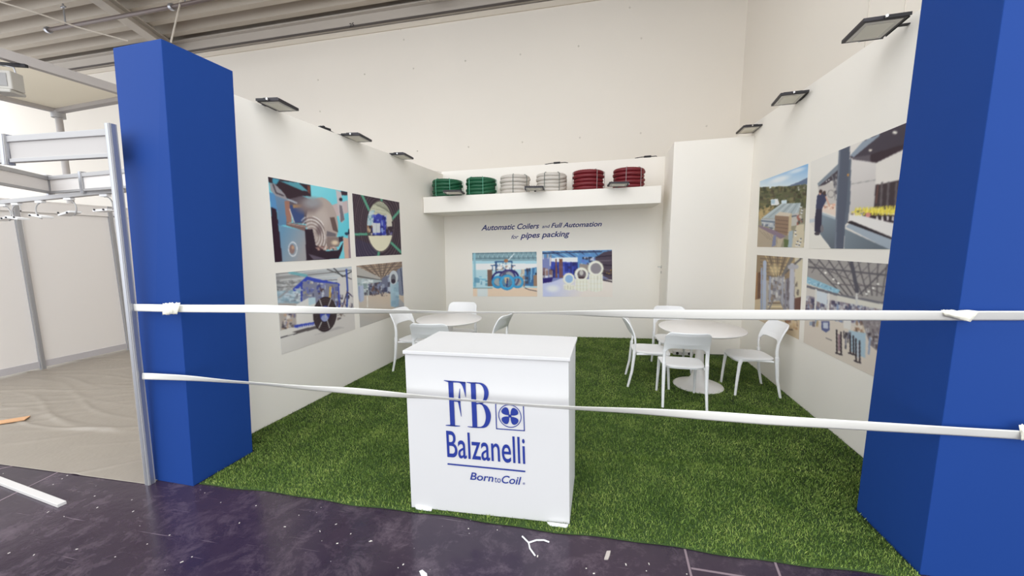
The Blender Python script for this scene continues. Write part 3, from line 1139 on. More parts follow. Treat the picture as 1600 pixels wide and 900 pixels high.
# ---- back wall, right: white coils
p = Print([(847.3, 392.5), (956.2, 390.3), (956.8, 463.8), (848.2, 463.5)], (730, 385), 6.667, 165, 115, 6)
p.c[:] = (120, 130, 180)
p.poly([(775, 40), (1520, 30), (1520, 120), (775, 120)], (90, 140, 190))
for i in range(10):
    p.line([(790 + i * 75, 40), (960 + i * 60, 120)], 8, (56, 66, 110) if i % 2 else (140, 190, 216))
p.line([(780, 70), (1400, 55)], 12, (50, 54, 84))
p.poly([(870, 120), (1180, 110), (1160, 170), (870, 165)], (222, 230, 236))
p.poly([(870, 160), (1160, 165), (1160, 330), (870, 330)], (56, 72, 168))
p.clutter([(870, 165), (1160, 165), (1150, 330), (870, 325)], [(46, 56, 140), (84, 104, 200), (110, 140, 210), (40, 40, 90)], 36, 60, .9)
p.poly([(1150, 90), (1300, 80), (1340, 180), (1150, 260)], (90, 140, 200))
p.clutter([(1160, 110), (1340, 110), (1300, 190), (1170, 190)], [(230, 234, 238), (50, 50, 90), (90, 110, 190), (40, 40, 60)], 34, 20, 1.1)
p.poly([(1330, 120), (1420, 60), (1520, 40), (1520, 360), (1400, 300)], (76, 64, 78))
for i in range(6):
    p.line([(1340, 110 + i * 40), (1515, 95 + i * 52)], 9, (104, 94, 104) if i % 2 else (44, 36, 50))
p.clutter([(1410, 240), (1515, 240), (1515, 290), (1410, 280)], [(190, 150, 60), (60, 50, 60), (90, 70, 60)], 18, 14, 1.1)
p.poly([(1330, 180), (1410, 170), (1410, 300), (1290, 310)], (96, 90, 96))
p.clutter([(785, 80), (890, 80), (890, 320), (785, 330)], [(120, 84, 76), (60, 44, 56), (196, 190, 190), (160, 120, 100), (230, 230, 230)], 28, 70, 1.2)
for x in (925, 965, 985):
    p.line([(x, 135), (x + 4, 320)], 16, (128, 80, 60))
p.poly([(1170, 180), (1265, 190), (1260, 330), (1165, 300)], (146, 136, 130))
p.line([(1080, 170), (1082, 270)], 18, (44, 48, 120))
p.poly([(785, 335), (895, 320), (880, 370), (790, 385)], (44, 34, 110))
p.grad([(785, 385), (880, 370), (1000, 330), (1520, 350), (1520, 530), (785, 530)], (900, 380), (190, 196, 226), (1200, 520), (226, 216, 206))
p.line([(1415, 350), (1520, 370)], 14, (60, 50, 56))
p.ell(890, 440, 90, 50, (226, 228, 240), .8, soft=True)
wh, sh = (232, 230, 214), (206, 202, 180)
p.poly([(1005, 395), (1115, 400), (1118, 445), (1060, 458), (1008, 445)], wh)
p.poly([(1125, 345), (1262, 345), (1262, 450), (1195, 470), (1125, 450)], wh)
p.poly([(1268, 290), (1412, 290), (1410, 455), (1340, 475), (1270, 455)], wh)
for x0, x1, y0, y1 in ((1008, 1115, 405, 450), (1127, 1260, 352, 460), (1272, 1410, 300, 465)):
    for k in range(4):
        xx = x0 + (x1 - x0) * (k + .5) / 4
        p.line([(xx, y0), (xx, y1)], 5, (186, 186, 170))
    for k in range(3):
        yy = y0 + (y1 - y0) * (k + .6) / 3
        p.line([(x0, yy), (x1, yy)], 4, sh, .8)
for (cx, cy, r, rin, ic) in ((1058, 338, 62, .66, (140, 176, 216)), (1190, 290, 72, .62, (110, 100, 106)), (1338, 230, 82, .68, (140, 134, 140))):
    p.ell(cx, cy, r, r, wh)
    p.ring(cx, cy, r, r, .93, sh, .8)
    p.ell(cx + 3, cy, r * rin, r * rin, ic)
p.poly([(1150, 315), (1232, 315), (1215, 335), (1165, 335)], (70, 52, 56))
p.ell(1190, 275, 22, 26, (190, 186, 180))
hang(p, BWP, 'photo poster of white pipe coils stacked on a floor, back wall', 1.2)

# ---- right wall, upper far: aerial view of a factory
p = Print([(1187.5, 283.3), (1262.5, 255.8), (1256, 386.7), (1183, 385.8)], (1175, 245), 6, 130, 190, 7)
p.c[:] = (150, 144, 120)
p.grad([(40, 30), (540, 30), (540, 300), (60, 310)], (300, 90), (130, 178, 222), (300, 290), (214, 226, 232))
p.ell(260, 210, 130, 36, (226, 232, 236), .9, soft=True, rot=-.3)
p.ell(420, 130, 110, 26, (220, 230, 238), .8, soft=True, rot=-.3)
p.poly([(300, 290), (440, 235), (520, 195), (520, 300), (300, 330)], (96, 112, 140))
p.poly([(60, 280), (150, 300), (250, 275), (340, 280), (430, 265), (520, 260), (515, 480), (60, 500)], (92, 92, 62))
p.clutter([(60, 285), (520, 270), (515, 470), (60, 490)], [(70, 78, 48), (110, 108, 70), (84, 74, 56), (124, 116, 78), (60, 64, 44)], 34, 26, 1.6)
p.clutter([(400, 270), (520, 250), (515, 340), (430, 340)], [(206, 200, 190), (96, 100, 70), (120, 120, 90)], 14, 10, .4)
p.poly([(60, 520), (170, 465), (200, 480), (70, 600)], (186, 160, 110))
p.clutter([(65, 470), (210, 450), (200, 500), (70, 580)], [(170, 150, 100), (110, 100, 70)], 24, 20, .9)
p.poly([(175, 400), (240, 392), (258, 440), (240, 455), (178, 455)], (226, 228, 230))
p.poly([(178, 405), (215, 402), (215, 440), (180, 440)], (170, 196, 210))
p.poly([(274, 408), (326, 404), (326, 440), (276, 442)], (206, 222, 230))
p.poly([(90, 575), (270, 440), (460, 430), (440, 520), (370, 545), (220, 580)], (170, 182, 186))
for i in range(7):
    p.line([(110 + i * 50, 575 - i * 8), (285 + i * 28, 440)], 7, (140, 154, 160) if i % 2 else (196, 206, 208))
p.poly([(85, 580), (215, 582), (212, 670), (90, 640)], (176, 182, 188))
p.line([(90, 600), (212, 612)], 12, (96, 110, 130))
p.clutter([(88, 610), (212, 620), (210, 690), (92, 650)], [(90, 100, 120), (214, 214, 212)], 24, 16, .8)
p.poly([(370, 545), (440, 520), (436, 640), (365, 650)], (190, 186, 178))
p.line([(375, 560), (440, 548)], 12, (90, 100, 116))
p.poly([(215, 550), (345, 560), (335, 740), (215, 700)], (146, 118, 96))
p.poly([(345, 560), (372, 530), (368, 690), (335, 740)], (196, 176, 140))
p.poly([(215, 550), (260, 515), (372, 530), (345, 560)], (210, 196, 176))
for k in range(4):
    p.line([(218, 590 + k * 34), (338, 602 + k * 36)], 6, (110, 86, 76))
p.clutter([(420, 540), (480, 540), (475, 640), (420, 640)], [(150, 80, 66), (206, 200, 190), (96, 96, 80), (60, 60, 66)], 20, 18, 1.3)
p.poly([(420, 640), (490, 630), (488, 850), (370, 850), (390, 720)], (206, 194, 166))
for (x, y) in ((405, 700), (408, 735), (425, 800), (450, 810), (415, 830), (455, 775), (440, 835), (460, 470), (470, 500), (465, 525)):
    p.ell(x, y, 11, 9, (236, 236, 236))
    p.ell(x + 3, y - 6, 7, 5, (60, 60, 70))
p.poly([(60, 660), (210, 700), (300, 760), (270, 850), (45, 850), (50, 700)], (176, 160, 138))
p.poly([(60, 640), (215, 690), (320, 745), (270, 770), (75, 665)], (136, 116, 132))
for k in range(5):
    p.line([(70 + k * 36, 690 + k * 14), (150 + k * 22, 770 + k * 10)], 4, (150, 134, 116))
p.poly([(345, 700), (385, 690), (375, 850), (335, 850)], (160, 176, 186))
p.poly([(200, 740), (225, 730), (222, 830), (185, 845)], (126, 130, 160))
p.poly([(300, 770), (345, 780), (335, 850), (300, 850)], (96, 110, 66))
p.poly([(240, 770), (290, 765), (265, 850), (235, 850)], (190, 176, 150))
hang(p, RWP, 'photo poster of an aerial factory view under blue sky, right wall')

# ---- right wall, upper near: workshop bench with a worker
p = Print([(1267, 253), (1438, 183), (1408, 389.5), (1264, 388)], (1255, 190), 4.388, 200, 190, 8)
p.c[:] = (222, 216, 208)
p.grad([(40, 200), (320, 100), (320, 880), (40, 880)], (150, 300), (226, 222, 214), (150, 860), (214, 208, 200))
p.poly([(100, 440), (235, 310), (240, 430), (235, 600), (120, 600)], (196, 190, 184))
p.poly([(98, 425), (240, 290), (240, 330), (105, 445)], (128, 138, 148))
p.poly([(105, 445), (240, 330), (240, 380), (150, 432)], (70, 62, 70))
for q in ((160, 410), (176, 400), (190, 412)):
    p.ell(q[0], q[1], 5, 4, (240, 240, 236))
p.line([(195, 365), (235, 480)], 8, (120, 118, 124))
p.ell(222, 385, 16, 14, (70, 66, 74))
p.ring(190, 495, 24, 28, .8, (140, 134, 132))
p.clutter([(205, 370), (240, 350), (240, 540), (215, 540)], [(70, 66, 76), (150, 146, 146), (110, 110, 116)], 12, 22, 1.2)
p.poly([(125, 575), (220, 560), (225, 645), (120, 615)], (226, 206, 190))
p.clutter([(140, 570), (220, 560), (220, 600), (135, 600)], [(222, 160, 130), (236, 214, 196), (180, 130, 110)], 16, 12, 1.2)
p.grad([(118, 622), (228, 662), (240, 875), (195, 875), (115, 770)], (120, 640), (130, 146, 158), (200, 860), (96, 104, 114))
p.line([(120, 628), (228, 668)], 14, (166, 178, 188))
p.poly([(40, 690), (110, 770), (190, 870), (40, 872)], (226, 222, 212))
p.poly([(40, 670), (80, 665), (78, 690), (40, 692)], (190, 196, 200))
p.poly([(90, 590), (130, 590), (125, 750), (110, 770), (78, 752), (80, 660)], (50, 46, 66))
p.poly([(95, 510), (120, 480), (160, 500), (158, 540), (128, 600), (86, 598)], (58, 62, 92))
p.line([(155, 515), (180, 580)], 10, (214, 164, 140))
p.ell(120, 482, 12, 16, (70, 52, 50))
p.ell(145, 490, 11, 15, (70, 52, 50))
p.ell(116, 496, 8, 8, (200, 150, 130))
p.ell(95, 768, 18, 12, (70, 64, 72))
p.ell(128, 735, 12, 26, (120, 116, 122))
p.poly([(240, 880), (212, 880), (245, 190), (322, 165), (300, 560), (275, 880)], (84, 90, 106))
p.poly([(212, 880), (243, 200), (256, 192), (234, 560), (226, 880)], (112, 120, 134))
p.poly([(320, 240), (420, 130), (520, 80), (760, -40), (760, 160), (500, 280), (330, 250)], (70, 62, 72))
p.poly([(322, 232), (410, 136), (525, 82), (520, 100), (345, 245)], (140, 152, 166))
p.poly([(345, 245), (460, 228), (500, 282), (335, 260)], (96, 88, 96))
p.poly([(460, 225), (740, 140), (740, 180), (500, 285), (460, 280)], (58, 44, 52))
p.ell(628, 75, 16, 9, (245, 240, 226))
p.ell(460, 197, 12, 7, (240, 232, 214))
p.grad([(334, 258), (500, 282), (490, 600), (318, 640)], (340, 300), (214, 208, 204), (480, 560), (196, 190, 186))
p.line([(332, 428), (494, 400)], 6, (160, 156, 154))
p.poly([(502, 282), (740, 165), (730, 390), (495, 435)], (222, 216, 208))
p.poly([(495, 435), (740, 385), (740, 640), (486, 590)], (66, 54, 58))
for x in (540, 585, 640, 690):
    p.line([(x, 420), (x - 10, 600)], 14, (104, 96, 98))
p.line([(510, 440), (500, 560)], 8, (120, 80, 70))
p.poly([(330, 245), (318, 260), (285, 710), (305, 690), (322, 560)], (96, 104, 118))
p.poly([(322, 640), (640, 640), (720, 655), (720, 830), (600, 790), (318, 672)], (228, 224, 220))
p.poly([(410, 620), (470, 625), (740, 655), (740, 700), (600, 692), (470, 660), (405, 645)], (50, 38, 46))
for i in range(6):
    p.poly([(500 + i * 36, 648), (514 + i * 36, 650), (514 + i * 36, 682), (500 + i * 36, 676)], (226, 220, 214))
for i in range(30):
    x = 350 + i * 12 + p.rng.uniform(-5, 5)
    p.poly([(x, 625), (x + 12, 585 - i * .6), (x + 24, 628)], [(232, 214, 70), (246, 232, 110), (206, 184, 60)][i % 3])
    p.line([(x + 10, 600 - i), (x + 12, 640)], 8, [(226, 206, 66), (240, 224, 90)][i % 2])
p.ell(445, 640, 18, 16, (214, 140, 130))
p.clutter([(330, 615), (420, 605), (420, 640), (330, 640)], [(60, 50, 60), (222, 206, 90), (220, 190, 170), (150, 150, 160)], 12, 10, 1.4)
p.poly([(300, 690), (330, 680), (720, 840), (740, 900), (600, 870)], (44, 36, 42))
p.poly([(290, 720), (320, 700), (720, 850), (740, 905), (590, 880)], (160, 172, 184))
p.grad([(285, 735), (590, 876), (580, 900), (280, 900)], (300, 760), (120, 132, 142), (500, 880), (98, 108, 118))
p.ell(308, 366, 7, 9, (206, 140, 60))
hang(p, RWP, 'photo poster of a worker at a long bench of yellow parts, right wall')

# ---- right wall, lower far: row of grey frames
p = Print([(1182.8, 398.4), (1254.4, 403.4), (1248, 530.5), (1178.5, 497)], (1175, 395), 4.5, 120, 180, 9)
p.c[:] = (176, 166, 152)
p.poly([(20, 0), (370, 20), (360, 170), (150, 200), (20, 180)], (150, 128, 100))
for i in range(9):
    p.line([(90 + i * 30, 10), (160 + i * 6, 170)], 6, (96, 84, 72) if i % 2 else (206, 180, 130))
for i in range(6):
    p.line([(60, 40 + i * 24), (240, 50 + i * 24)], 5, (112, 98, 84))
p.ell(160, 120, 50, 50, (222, 200, 150), .7, soft=True)
p.poly([(300, 30), (360, 38), (340, 400), (300, 380)], (206, 196, 170))
p.line([(235, 140), (350, 35)], 12, (96, 92, 94))
p.line([(210, 170), (280, 40)], 18, (120, 116, 114))
p.poly([(20, 140), (75, 140), (65, 330), (20, 330)], (130, 96, 70))
for x in (32, 52, 68):
    p.line([(x, 140), (x - 4, 330)], 8, (176, 130, 84) if x != 52 else (90, 60, 50))
p.poly([(20, 330), (70, 320), (70, 470), (10, 470)], (206, 184, 150))
p.poly([(120, 170), (220, 170), (230, 380), (110, 380)], (150, 146, 150))
p.clutter([(115, 160), (230, 160), (235, 380), (110, 380)], [(176, 174, 178), (110, 108, 120), (206, 204, 200), (140, 120, 100)], 20, 26, 1.4)
p.poly([(240, 180), (300, 170), (300, 400), (230, 390)], (120, 112, 118))
p.clutter([(225, 180), (300, 180), (300, 400), (225, 390)], [(150, 148, 156), (90, 80, 84), (176, 172, 170)], 20, 44, 1.2)
for x, w, y0, y1, c in ((90, 24, 65, 450, (176, 186, 206)), (68, 12, 110, 450, (150, 160, 186)), (128, 12, 170, 380, (160, 164, 180)), (215, 12, 180, 380, (164, 166, 178)), (282, 34, 90, 440, (186, 186, 196)), (240, 10, 190, 400, (140, 138, 150))):
    p.line([(x, y0), (x - 4, y1)], w, c)
p.line([(265, 100), (312, 98)], 30, (176, 174, 180))
p.poly([(85, 470), (130, 345), (200, 335), (250, 470)], (186, 170, 140))
for i in range(5):
    p.line([(95 + i * 6, 450 - i * 24), (240 - i * 10, 450 - i * 24)], 9, (226, 206, 160) if i % 2 else (120, 100, 84))
p.line([(90, 460), (150, 330)], 9, (130, 126, 130))
p.line([(245, 440), (195, 330)], 9, (140, 138, 146))
p.poly([(180, 440), (340, 440), (335, 620), (10, 470)], (206, 186, 156))
p.clutter([(230, 470), (320, 470), (320, 550), (240, 540)], [(120, 84, 70), (60, 48, 50), (176, 130, 90), (206, 180, 140)], 26, 22, 1.2)
p.poly([(300, 320), (345, 310), (340, 400), (300, 400)], (110, 76, 66))
p.clutter([(300, 190), (345, 190), (340, 300), (305, 300)], [(90, 80, 76), (206, 196, 170), (150, 130, 110)], 16, 30, .8)
hang(p, RWP, 'photo poster of receding grey frames in a warehouse aisle, right wall')

# ---- right wall, lower near: hall under a trussed roof
p = Print([(1262.8, 404), (1407, 413.6), (1379, 595), (1255.4, 535)], (1175, 395), 4.5, 190, 200, 10)
p.c[:] = (206, 198, 188)
p.poly([(380, 30), (1060, 75), (1050, 380), (930, 360), (700, 320), (520, 240), (385, 170)], (160, 154, 150))
for i in range(9):
    p.line([(395 + i * 70, 40 + i * 4), (640 + i * 34, 300)], 9, (96, 92, 96))
for i in range(8):
    p.line([(470 + i * 75, 60), (420 + i * 60, 140 + i * 10)], 6, (112, 108, 112))
p.line([(400, 100), (960, 160)], 12, (96, 92, 98))
p.line([(395, 60), (960, 310)], 7, (110, 104, 106))
p.line([(560, 220), (960, 240)], 8, (104, 98, 102))
p.line([(700, 70), (740, 270)], 26, (84, 82, 92))
p.line([(960, 90), (760, 290)], 10, (90, 86, 92))
for q in ((517, 140), (573, 186), (607, 214), (885, 220), (852, 248), (820, 272), (805, 290)):
    p.ell(q[0], q[1], 9, 7, (246, 244, 236))
p.poly([(385, 165), (620, 262), (600, 290), (385, 215)], (140, 186, 206))
p.clutter([(385, 170), (600, 262), (590, 285), (385, 215)], [(176, 210, 222), (110, 150, 176)], 14, 12, 1.0)
p.line([(382, 235), (620, 300), (960, 360)], 16, (110, 108, 116))
p.poly([(382, 250), (620, 310), (930, 365), (920, 480), (370, 480)], (206, 200, 192))
p.poly([(378, 300), (700, 360), (920, 400), (900, 500), (372, 480)], (138, 130, 142))
p.clutter([(378, 300), (700, 360), (920, 400), (900, 500), (372, 480)], [(96, 86, 108), (70, 68, 96), (190, 190, 196), (120, 140, 180), (150, 130, 130), (206, 206, 206)], 18, 26, 2.6)
p.poly([(455, 265), (530, 285), (526, 370), (452, 340)], (206, 214, 220))
p.line([(450, 260), (444, 400)], 14, (214, 212, 206))
p.line([(540, 290), (536, 400)], 14, (220, 218, 212))
p.poly([(600, 300), (930, 365), (925, 400), (600, 340)], (214, 210, 198))
p.line([(736, 290), (736, 370)], 16, (206, 204, 200))
p.poly([(370, 470), (560, 470), (720, 520), (900, 480), (960, 480), (930, 920), (360, 640)], (214, 202, 188))
p.clutter([(370, 470), (480, 470), (470, 520), (372, 520)], [(130, 150, 180), (190, 160, 110), (90, 84, 100), (200, 200, 200)], 22, 44, 1.2)
p.poly([(488, 480), (545, 480), (545, 545), (520, 560), (488, 540)], (90, 96, 140))
p.poly([(500, 490), (535, 490), (535, 535), (500, 530)], (190, 196, 210))
p.poly([(640, 470), (700, 475), (690, 540), (645, 530)], (220, 216, 210))
p.clutter([(700, 475), (790, 480), (790, 570), (720, 560)], [(150, 110, 80), (190, 140, 96), (96, 70, 60), (206, 186, 160)], 24, 40, 1.2)
p.poly([(770, 470), (960, 470), (930, 730), (830, 650)], (138, 130, 132))
p.clutter([(780, 480), (940, 485), (910, 700), (830, 640)], [(120, 110, 116), (200, 196, 196), (70, 60, 66), (160, 150, 150)], 20, 26, 1.6)
p.poly([(680, 545), (800, 565), (795, 740), (690, 690)], (166, 190, 204))
p.clutter([(640, 550), (700, 540), (690, 690), (640, 670)], [(60, 56, 66), (200, 196, 190), (90, 90, 110)], 18, 50, 1.0)
for x, y0, y1 in ((595, 545, 700), (625, 560, 715), (690, 580, 705), (712, 585, 715), (730, 605, 765), (756, 620, 770)):
    p.line([(x, y0), (x + 2, y1)], 10, (48, 40, 46))
for x, y in ((612, 712), (702, 712), (742, 768)):
    p.line([(x - 22, y - 8), (x + 20, y + 6)], 10, (60, 50, 56))
p.poly([(605, 570), (620, 575), (620, 690), (605, 690)], (150, 120, 130))
p.poly([(740, 640), (752, 640), (750, 740), (738, 740)], (190, 196, 206))
p.line([(520, 600), (560, 615)], 6, (120, 114, 110))
p.line([(830, 600), (820, 710)], 12, (140, 156, 186))
hang(p, RWP, 'photo poster of a hall under a trussed roof with upright racks, right wall')

# ------------------------------------------------------------------ lettering
BFONT = None


def homography(src, dst):
    A, B = [], []
    for (s, t), (x, y) in zip(src, dst):
        A += [[s, t, 1, 0, 0, 0, -x * s, -x * t], [0, 0, 0, s, t, 1, -y * s, -y * t]]
        B += [x, y]
    return np.append(np.linalg.solve(np.array(A, float), np.array(B, float)), 1).reshape(3, 3)


def text_mesh(body, shear=0.0, bold=0.0):
    cu = bpy.data.curves.new('lettering', 'FONT')
    cu.body = body
    cu.shear = shear
    cu.offset = bold
    cu.resolution_u = 6
    cu.fill_mode = 'FRONT'
    o = bpy.data.objects.new('lettering', cu)
    COL.objects.link(o)
    dg = bpy.context.evaluated_depsgraph_get()
    dg.update()
    me = bpy.data.meshes.new_from_object(o.evaluated_get(dg))
    V = np.array([v.co[:] for v in me.vertices])
    Fc = [tuple(pp.vertices) for pp in me.polygons]
    bpy.data.objects.remove(o)
    bpy.data.curves.remove(cu)
    bpy.data.meshes.remove(me)
    return V, Fc


def place_flat(mb, pts, Fc, plane, off):
    mb.add([plane.hit(u, v, off) for u, v in pts], Fc)


def text_on(mb, body, quad, plane, off=.002, shear=0.0, bold=0.0):
    """quad: px TL, TR, BR, BL of the bounding box of the letters"""
    V, Fc = text_mesh(body, shear, bold)
    lo, hi = V.min(axis=0), V.max(axis=0)
    s = (V[:, 0] - lo[0]) / (hi[0] - lo[0])
    t = 1 - (V[:, 1] - lo[1]) / (hi[1] - lo[1])
    H = homography([(0, 0), (1, 0), (1, 1), (0, 1)], quad)
    w = H[2, 0] * s + H[2, 1] * t + 1
    place_flat(mb, zip((H[0, 0] * s + H[0, 1] * t + H[0, 2]) / w, (H[1, 0] * s + H[1, 1] * t + H[1, 2]) / w), Fc, plane, off)


def zq(pts, org, sc):
    return [(org[0] + x / sc, org[1] + y / sc) for x, y in pts]


W0 = ((740, 335), 7.273)
wl = thing('wall_lettering', 'navy italic lettering Automatic Coilers and Full Automation for pipes packing on back wall', 'lettering', BWP.hit(846, 362))
mb = MB()
text_on(mb, 'Automatic Coilers', zq([(92, 120), (746, 97), (742, 160), (85, 185)], *W0), BWP, shear=.22, bold=.022)
text_on(mb, 'and', zq([(780, 119), (868, 115), (866, 152), (777, 156)], *W0), BWP, shear=.22, bold=.012)
text_on(mb, 'Full Automation', zq([(886, 98), (1460, 78), (1456, 136), (880, 153)], *W0), BWP, shear=.22, bold=.022)
build('first_line', mb, M_navy, wl)
mb = MB()
text_on(mb, 'for', zq([(432, 234), (514, 231), (508, 275), (427, 279)], *W0), BWP, shear=.22, bold=.014)
text_on(mb, 'pipes packing', zq([(536, 207), (1094, 186), (1088, 270), (530, 292)], *W0), BWP, shear=.22, bold=.022)
build('second_line', mb, M_navy, wl)
# painted number on the roof beam
beamP = Plane(HWP.at(x=-6, off=.172), HWP.at(x=-5, off=.172))
mb = MB()
text_on(mb, '25', [(545.5, 36.5), (553, 35), (553.5, 41), (546, 42.5)], beamP, off=.004, bold=.02)
build('painted_number', mb, M_black, rt_beam := next(o for o in COL.objects if o.get('label', '').endswith('numbered 25')))

# ------------------------------------------------------------------ reception counter
CTOP = 1.062
cf0, cf1 = np.array([-1.159, 2.099]), np.array([-.117, 2.140])
cb0, cb1 = np.array([-1.15, 2.612]), np.array([-.111, 2.632])
ct = thing('reception_counter', 'white box counter with blue company logo standing at the front of the grass', 'counter', ((cf0 + cb1) / 2).tolist() + [0])
mb = MB()
t0, t1 = CTP.hit(634.5, 555), CTP.hit(888, 566)
mb.hexa([v3(cf0, .012), v3(cf1, .012), v3(cb1, .012), v3(cb0, .012)],
        [v3(cf0 + [-.006, 0], CTOP), v3(cf1 + [-.022, 0], CTOP), v3(cb1 + [-.012, 0], CTOP), v3(cb0 + [-.006, 0], CTOP)])
build('body', mb, M_white, ct, bevel=.002)
mb = MB()
e = .014
mb.hexa([v3(cf0 + [-e, -e], CTOP), v3(cf1 + [-.012, -e], CTOP), v3(cb1 + [0, e], CTOP), v3(cb0 + [-e, e], CTOP)],
        [v3(cf0 + [-e, -e], CTOP + .022), v3(cf1 + [-.012, -e], CTOP + .022), v3(cb1 + [0, e], CTOP + .022), v3(cb0 + [-e, e], CTOP + .022)])
build('countertop', mb, M_white, ct, bevel=.003)
for px_ in ((cf0 + [.05, .05]), (cf1 + [-.07, .05]), (cb0 + [.05, -.05]), (cb1 + [-.06, -.05])):
    mb = MB()
    mb.box((px_[0] - .03, px_[1] - .03, .002), (px_[0] + .03, px_[1] + .03, .014))
    build('foot', mb, M_plastic, ct)

G0 = ((680, 580), 4.737)


def zpts(pts):
    return zq(pts, *G0)


OFFC = .003


def ribbon(mb, A, B):
    n = len(A)
    place_flat(mb, zpts(list(A) + list(B)), [(i, i + 1, n + i + 1, n + i) for i in range(n - 1)], CTP, OFFC)


def cr(pts, k=6):       # smooth curve through points
    P = [np.array(p, float) for p in pts]
    P = [2 * P[0] - P[1]] + P + [2 * P[-1] - P[-2]]
    out = []
    for i in range(1, len(P) - 2):
        for s in range(k):
            t = s / k
            out.append(.5 * (2 * P[i] + (P[i + 1] - P[i - 1]) * t + (2 * P[i - 1] - 5 * P[i] + 4 * P[i + 1] - P[i + 2]) * t * t + (3 * P[i] - P[i - 1] - 3 * P[i + 1] + P[i + 2]) * t ** 3))
    out.append(P[-2])
    return [tuple(q) for q in out]


mb = MB()
# letter F
ribbon(mb, [(96, 72), (112, 405)], [(132, 76), (147, 408)])
ribbon(mb, [(64, 66), (100, 70), (160, 74), (224, 80)], [(64, 70), (98, 82), (160, 84), (225, 92)])
ribbon(mb, cr([(168, 80), (192, 96), (208, 130), (224, 192)]), cr([(224, 80), (225, 110), (226, 150), (227, 192)]))
ribbon(mb, [(132, 214), (160, 215), (184, 212)], [(133, 224), (160, 226), (186, 234)])
ribbon(mb, cr([(180, 128), (172, 196), (168, 222), (176, 262), (192, 336)]), cr([(183, 128), (184, 190), (186, 222), (188, 262), (195, 336)]))
ribbon(mb, [(78, 398), (112, 396), (147, 400), (184, 404)], [(78, 403), (112, 407), (147, 410), (184, 409)])
# letter B
ribbon(mb, [(262, 84), (276, 414)], [(298, 84), (312, 418)])
ribbon(mb, [(232, 80), (262, 82), (310, 83)], [(232, 84), (262, 92), (310, 92)])
ribbon(mb, cr([(300, 83), (345, 88), (378, 112), (395, 155), (388, 200), (362, 232), (345, 240)]), cr([(300, 92), (330, 96), (352, 118), (362, 155), (358, 200), (342, 228), (318, 236)]))
ribbon(mb, cr([(300, 236), (340, 232), (352, 236)]), cr([(302, 246), (336, 242), (352, 246)]))
ribbon(mb, cr([(340, 236), (382, 258), (408, 305), (411, 350), (396, 395), (366, 418), (318, 421)]), cr([(318, 240), (350, 256), (370, 305), (374, 350), (362, 392), (340, 410), (312, 412)]))
ribbon(mb, [(240, 408), (276, 410), (330, 414)], [(240, 413), (276, 419), (330, 421)])
build('monogram', mb, M_logo, ct)

mb = MB()
sq = [(447, 229), (652, 247), (660, 441), (454, 426)]
for i in range(4):
    a, b = np.array(sq[i], float), np.array(sq[(i + 1) % 4], float)
    d = (b - a) / np.linalg.norm(b - a)
    nn = np.array([-d[1], d[0]]) * 3.5
    a, b = a - d * 3, b + d * 3
    place_flat(mb, zpts([a - nn, b - nn, b + nn, a + nn]), [(0, 1, 2, 3)], CTP, OFFC)
cc = np.array([553, 332.0])


def sk(x, y):       # the emblem follows the slight slope of the front
    return (cc[0] + x + .02 * y, cc[1] + y + .085 * x)


n = 48
ri = [sk(86 * math.cos(2 * math.pi * i / n), 86 * math.sin(2 * math.pi * i / n)) for i in range(n)]
rr = [sk(80 * math.cos(2 * math.pi * i / n), 80 * math.sin(2 * math.pi * i / n)) for i in range(n)]
place_flat(mb, zpts(ri + rr), [(i, (i + 1) % n, n + (i + 1) % n, n + i) for i in range(n)], CTP, OFFC)
for k in range(4):
    a = math.radians(45 + 90 * k)
    ux, uy = math.cos(a), math.sin(a)
    pet = []
    for i in range(28):
        th = 2 * math.pi * i / 28
        rad, lat = 42 + 31 * math.cos(th), 31 * math.sin(th) * (1 + .45 * math.cos(th)) * .86
        pet.append(sk(rad * ux - lat * uy, rad * uy + lat * ux))
    place_flat(mb, zpts(pet), [tuple(range(28))], CTP, OFFC)
dot = [sk(12 * math.cos(2 * math.pi * i / 20), 12 * math.sin(2 * math.pi * i / 20)) for i in range(20)]
place_flat(mb, zpts(dot), [tuple(range(20))], CTP, OFFC + .0006)
build('emblem', mb, M_logo, ct)
mb = MB()
text_on(mb, 'Balzanelli', zpts([(80, 440), (661, 490), (668, 690), (90, 637)]), CTP, OFFC, bold=.006)
build('company_lettering', mb, M_logo, ct)
mb = MB()
place_flat(mb, zpts([(91, 681), (667, 737), (667, 748), (91, 692)]), [(0, 1, 2, 3)], CTP, OFFC)
build('underline', mb, M_logo, ct)
mb = MB()
text_on(mb, 'Born', zpts([(262, 748), (432, 766), (430, 820), (258, 803)]), CTP, OFFC, shear=.15, bold=.01)
text_on(mb, 'to', zpts([(440, 784), (486, 790), (484, 826), (437, 822)]), CTP, OFFC)
text_on(mb, 'Coil', zpts([(496, 772), (638, 783), (632, 842), (490, 828)]), CTP, OFFC, shear=.15, bold=.01)
c8 = [(656 + 8 * math.cos(2 * math.pi * i / 16), 832 + 8 * math.sin(2 * math.pi * i / 16)) for i in range(16)]
c7 = [(656 + 6 * math.cos(2 * math.pi * i / 16), 832 + 6 * math.sin(2 * math.pi * i / 16)) for i in range(16)]
place_flat(mb, zpts(c8 + c7), [(i, (i + 1) % 16, 16 + (i + 1) % 16, 16 + i) for i in range(16)], CTP, OFFC)
text_on(mb, 'R', zpts([(653, 827), (660, 827.5), (660, 837), (653, 836.5)]), CTP, OFFC)
build('slogan', mb, M_logo, ct)

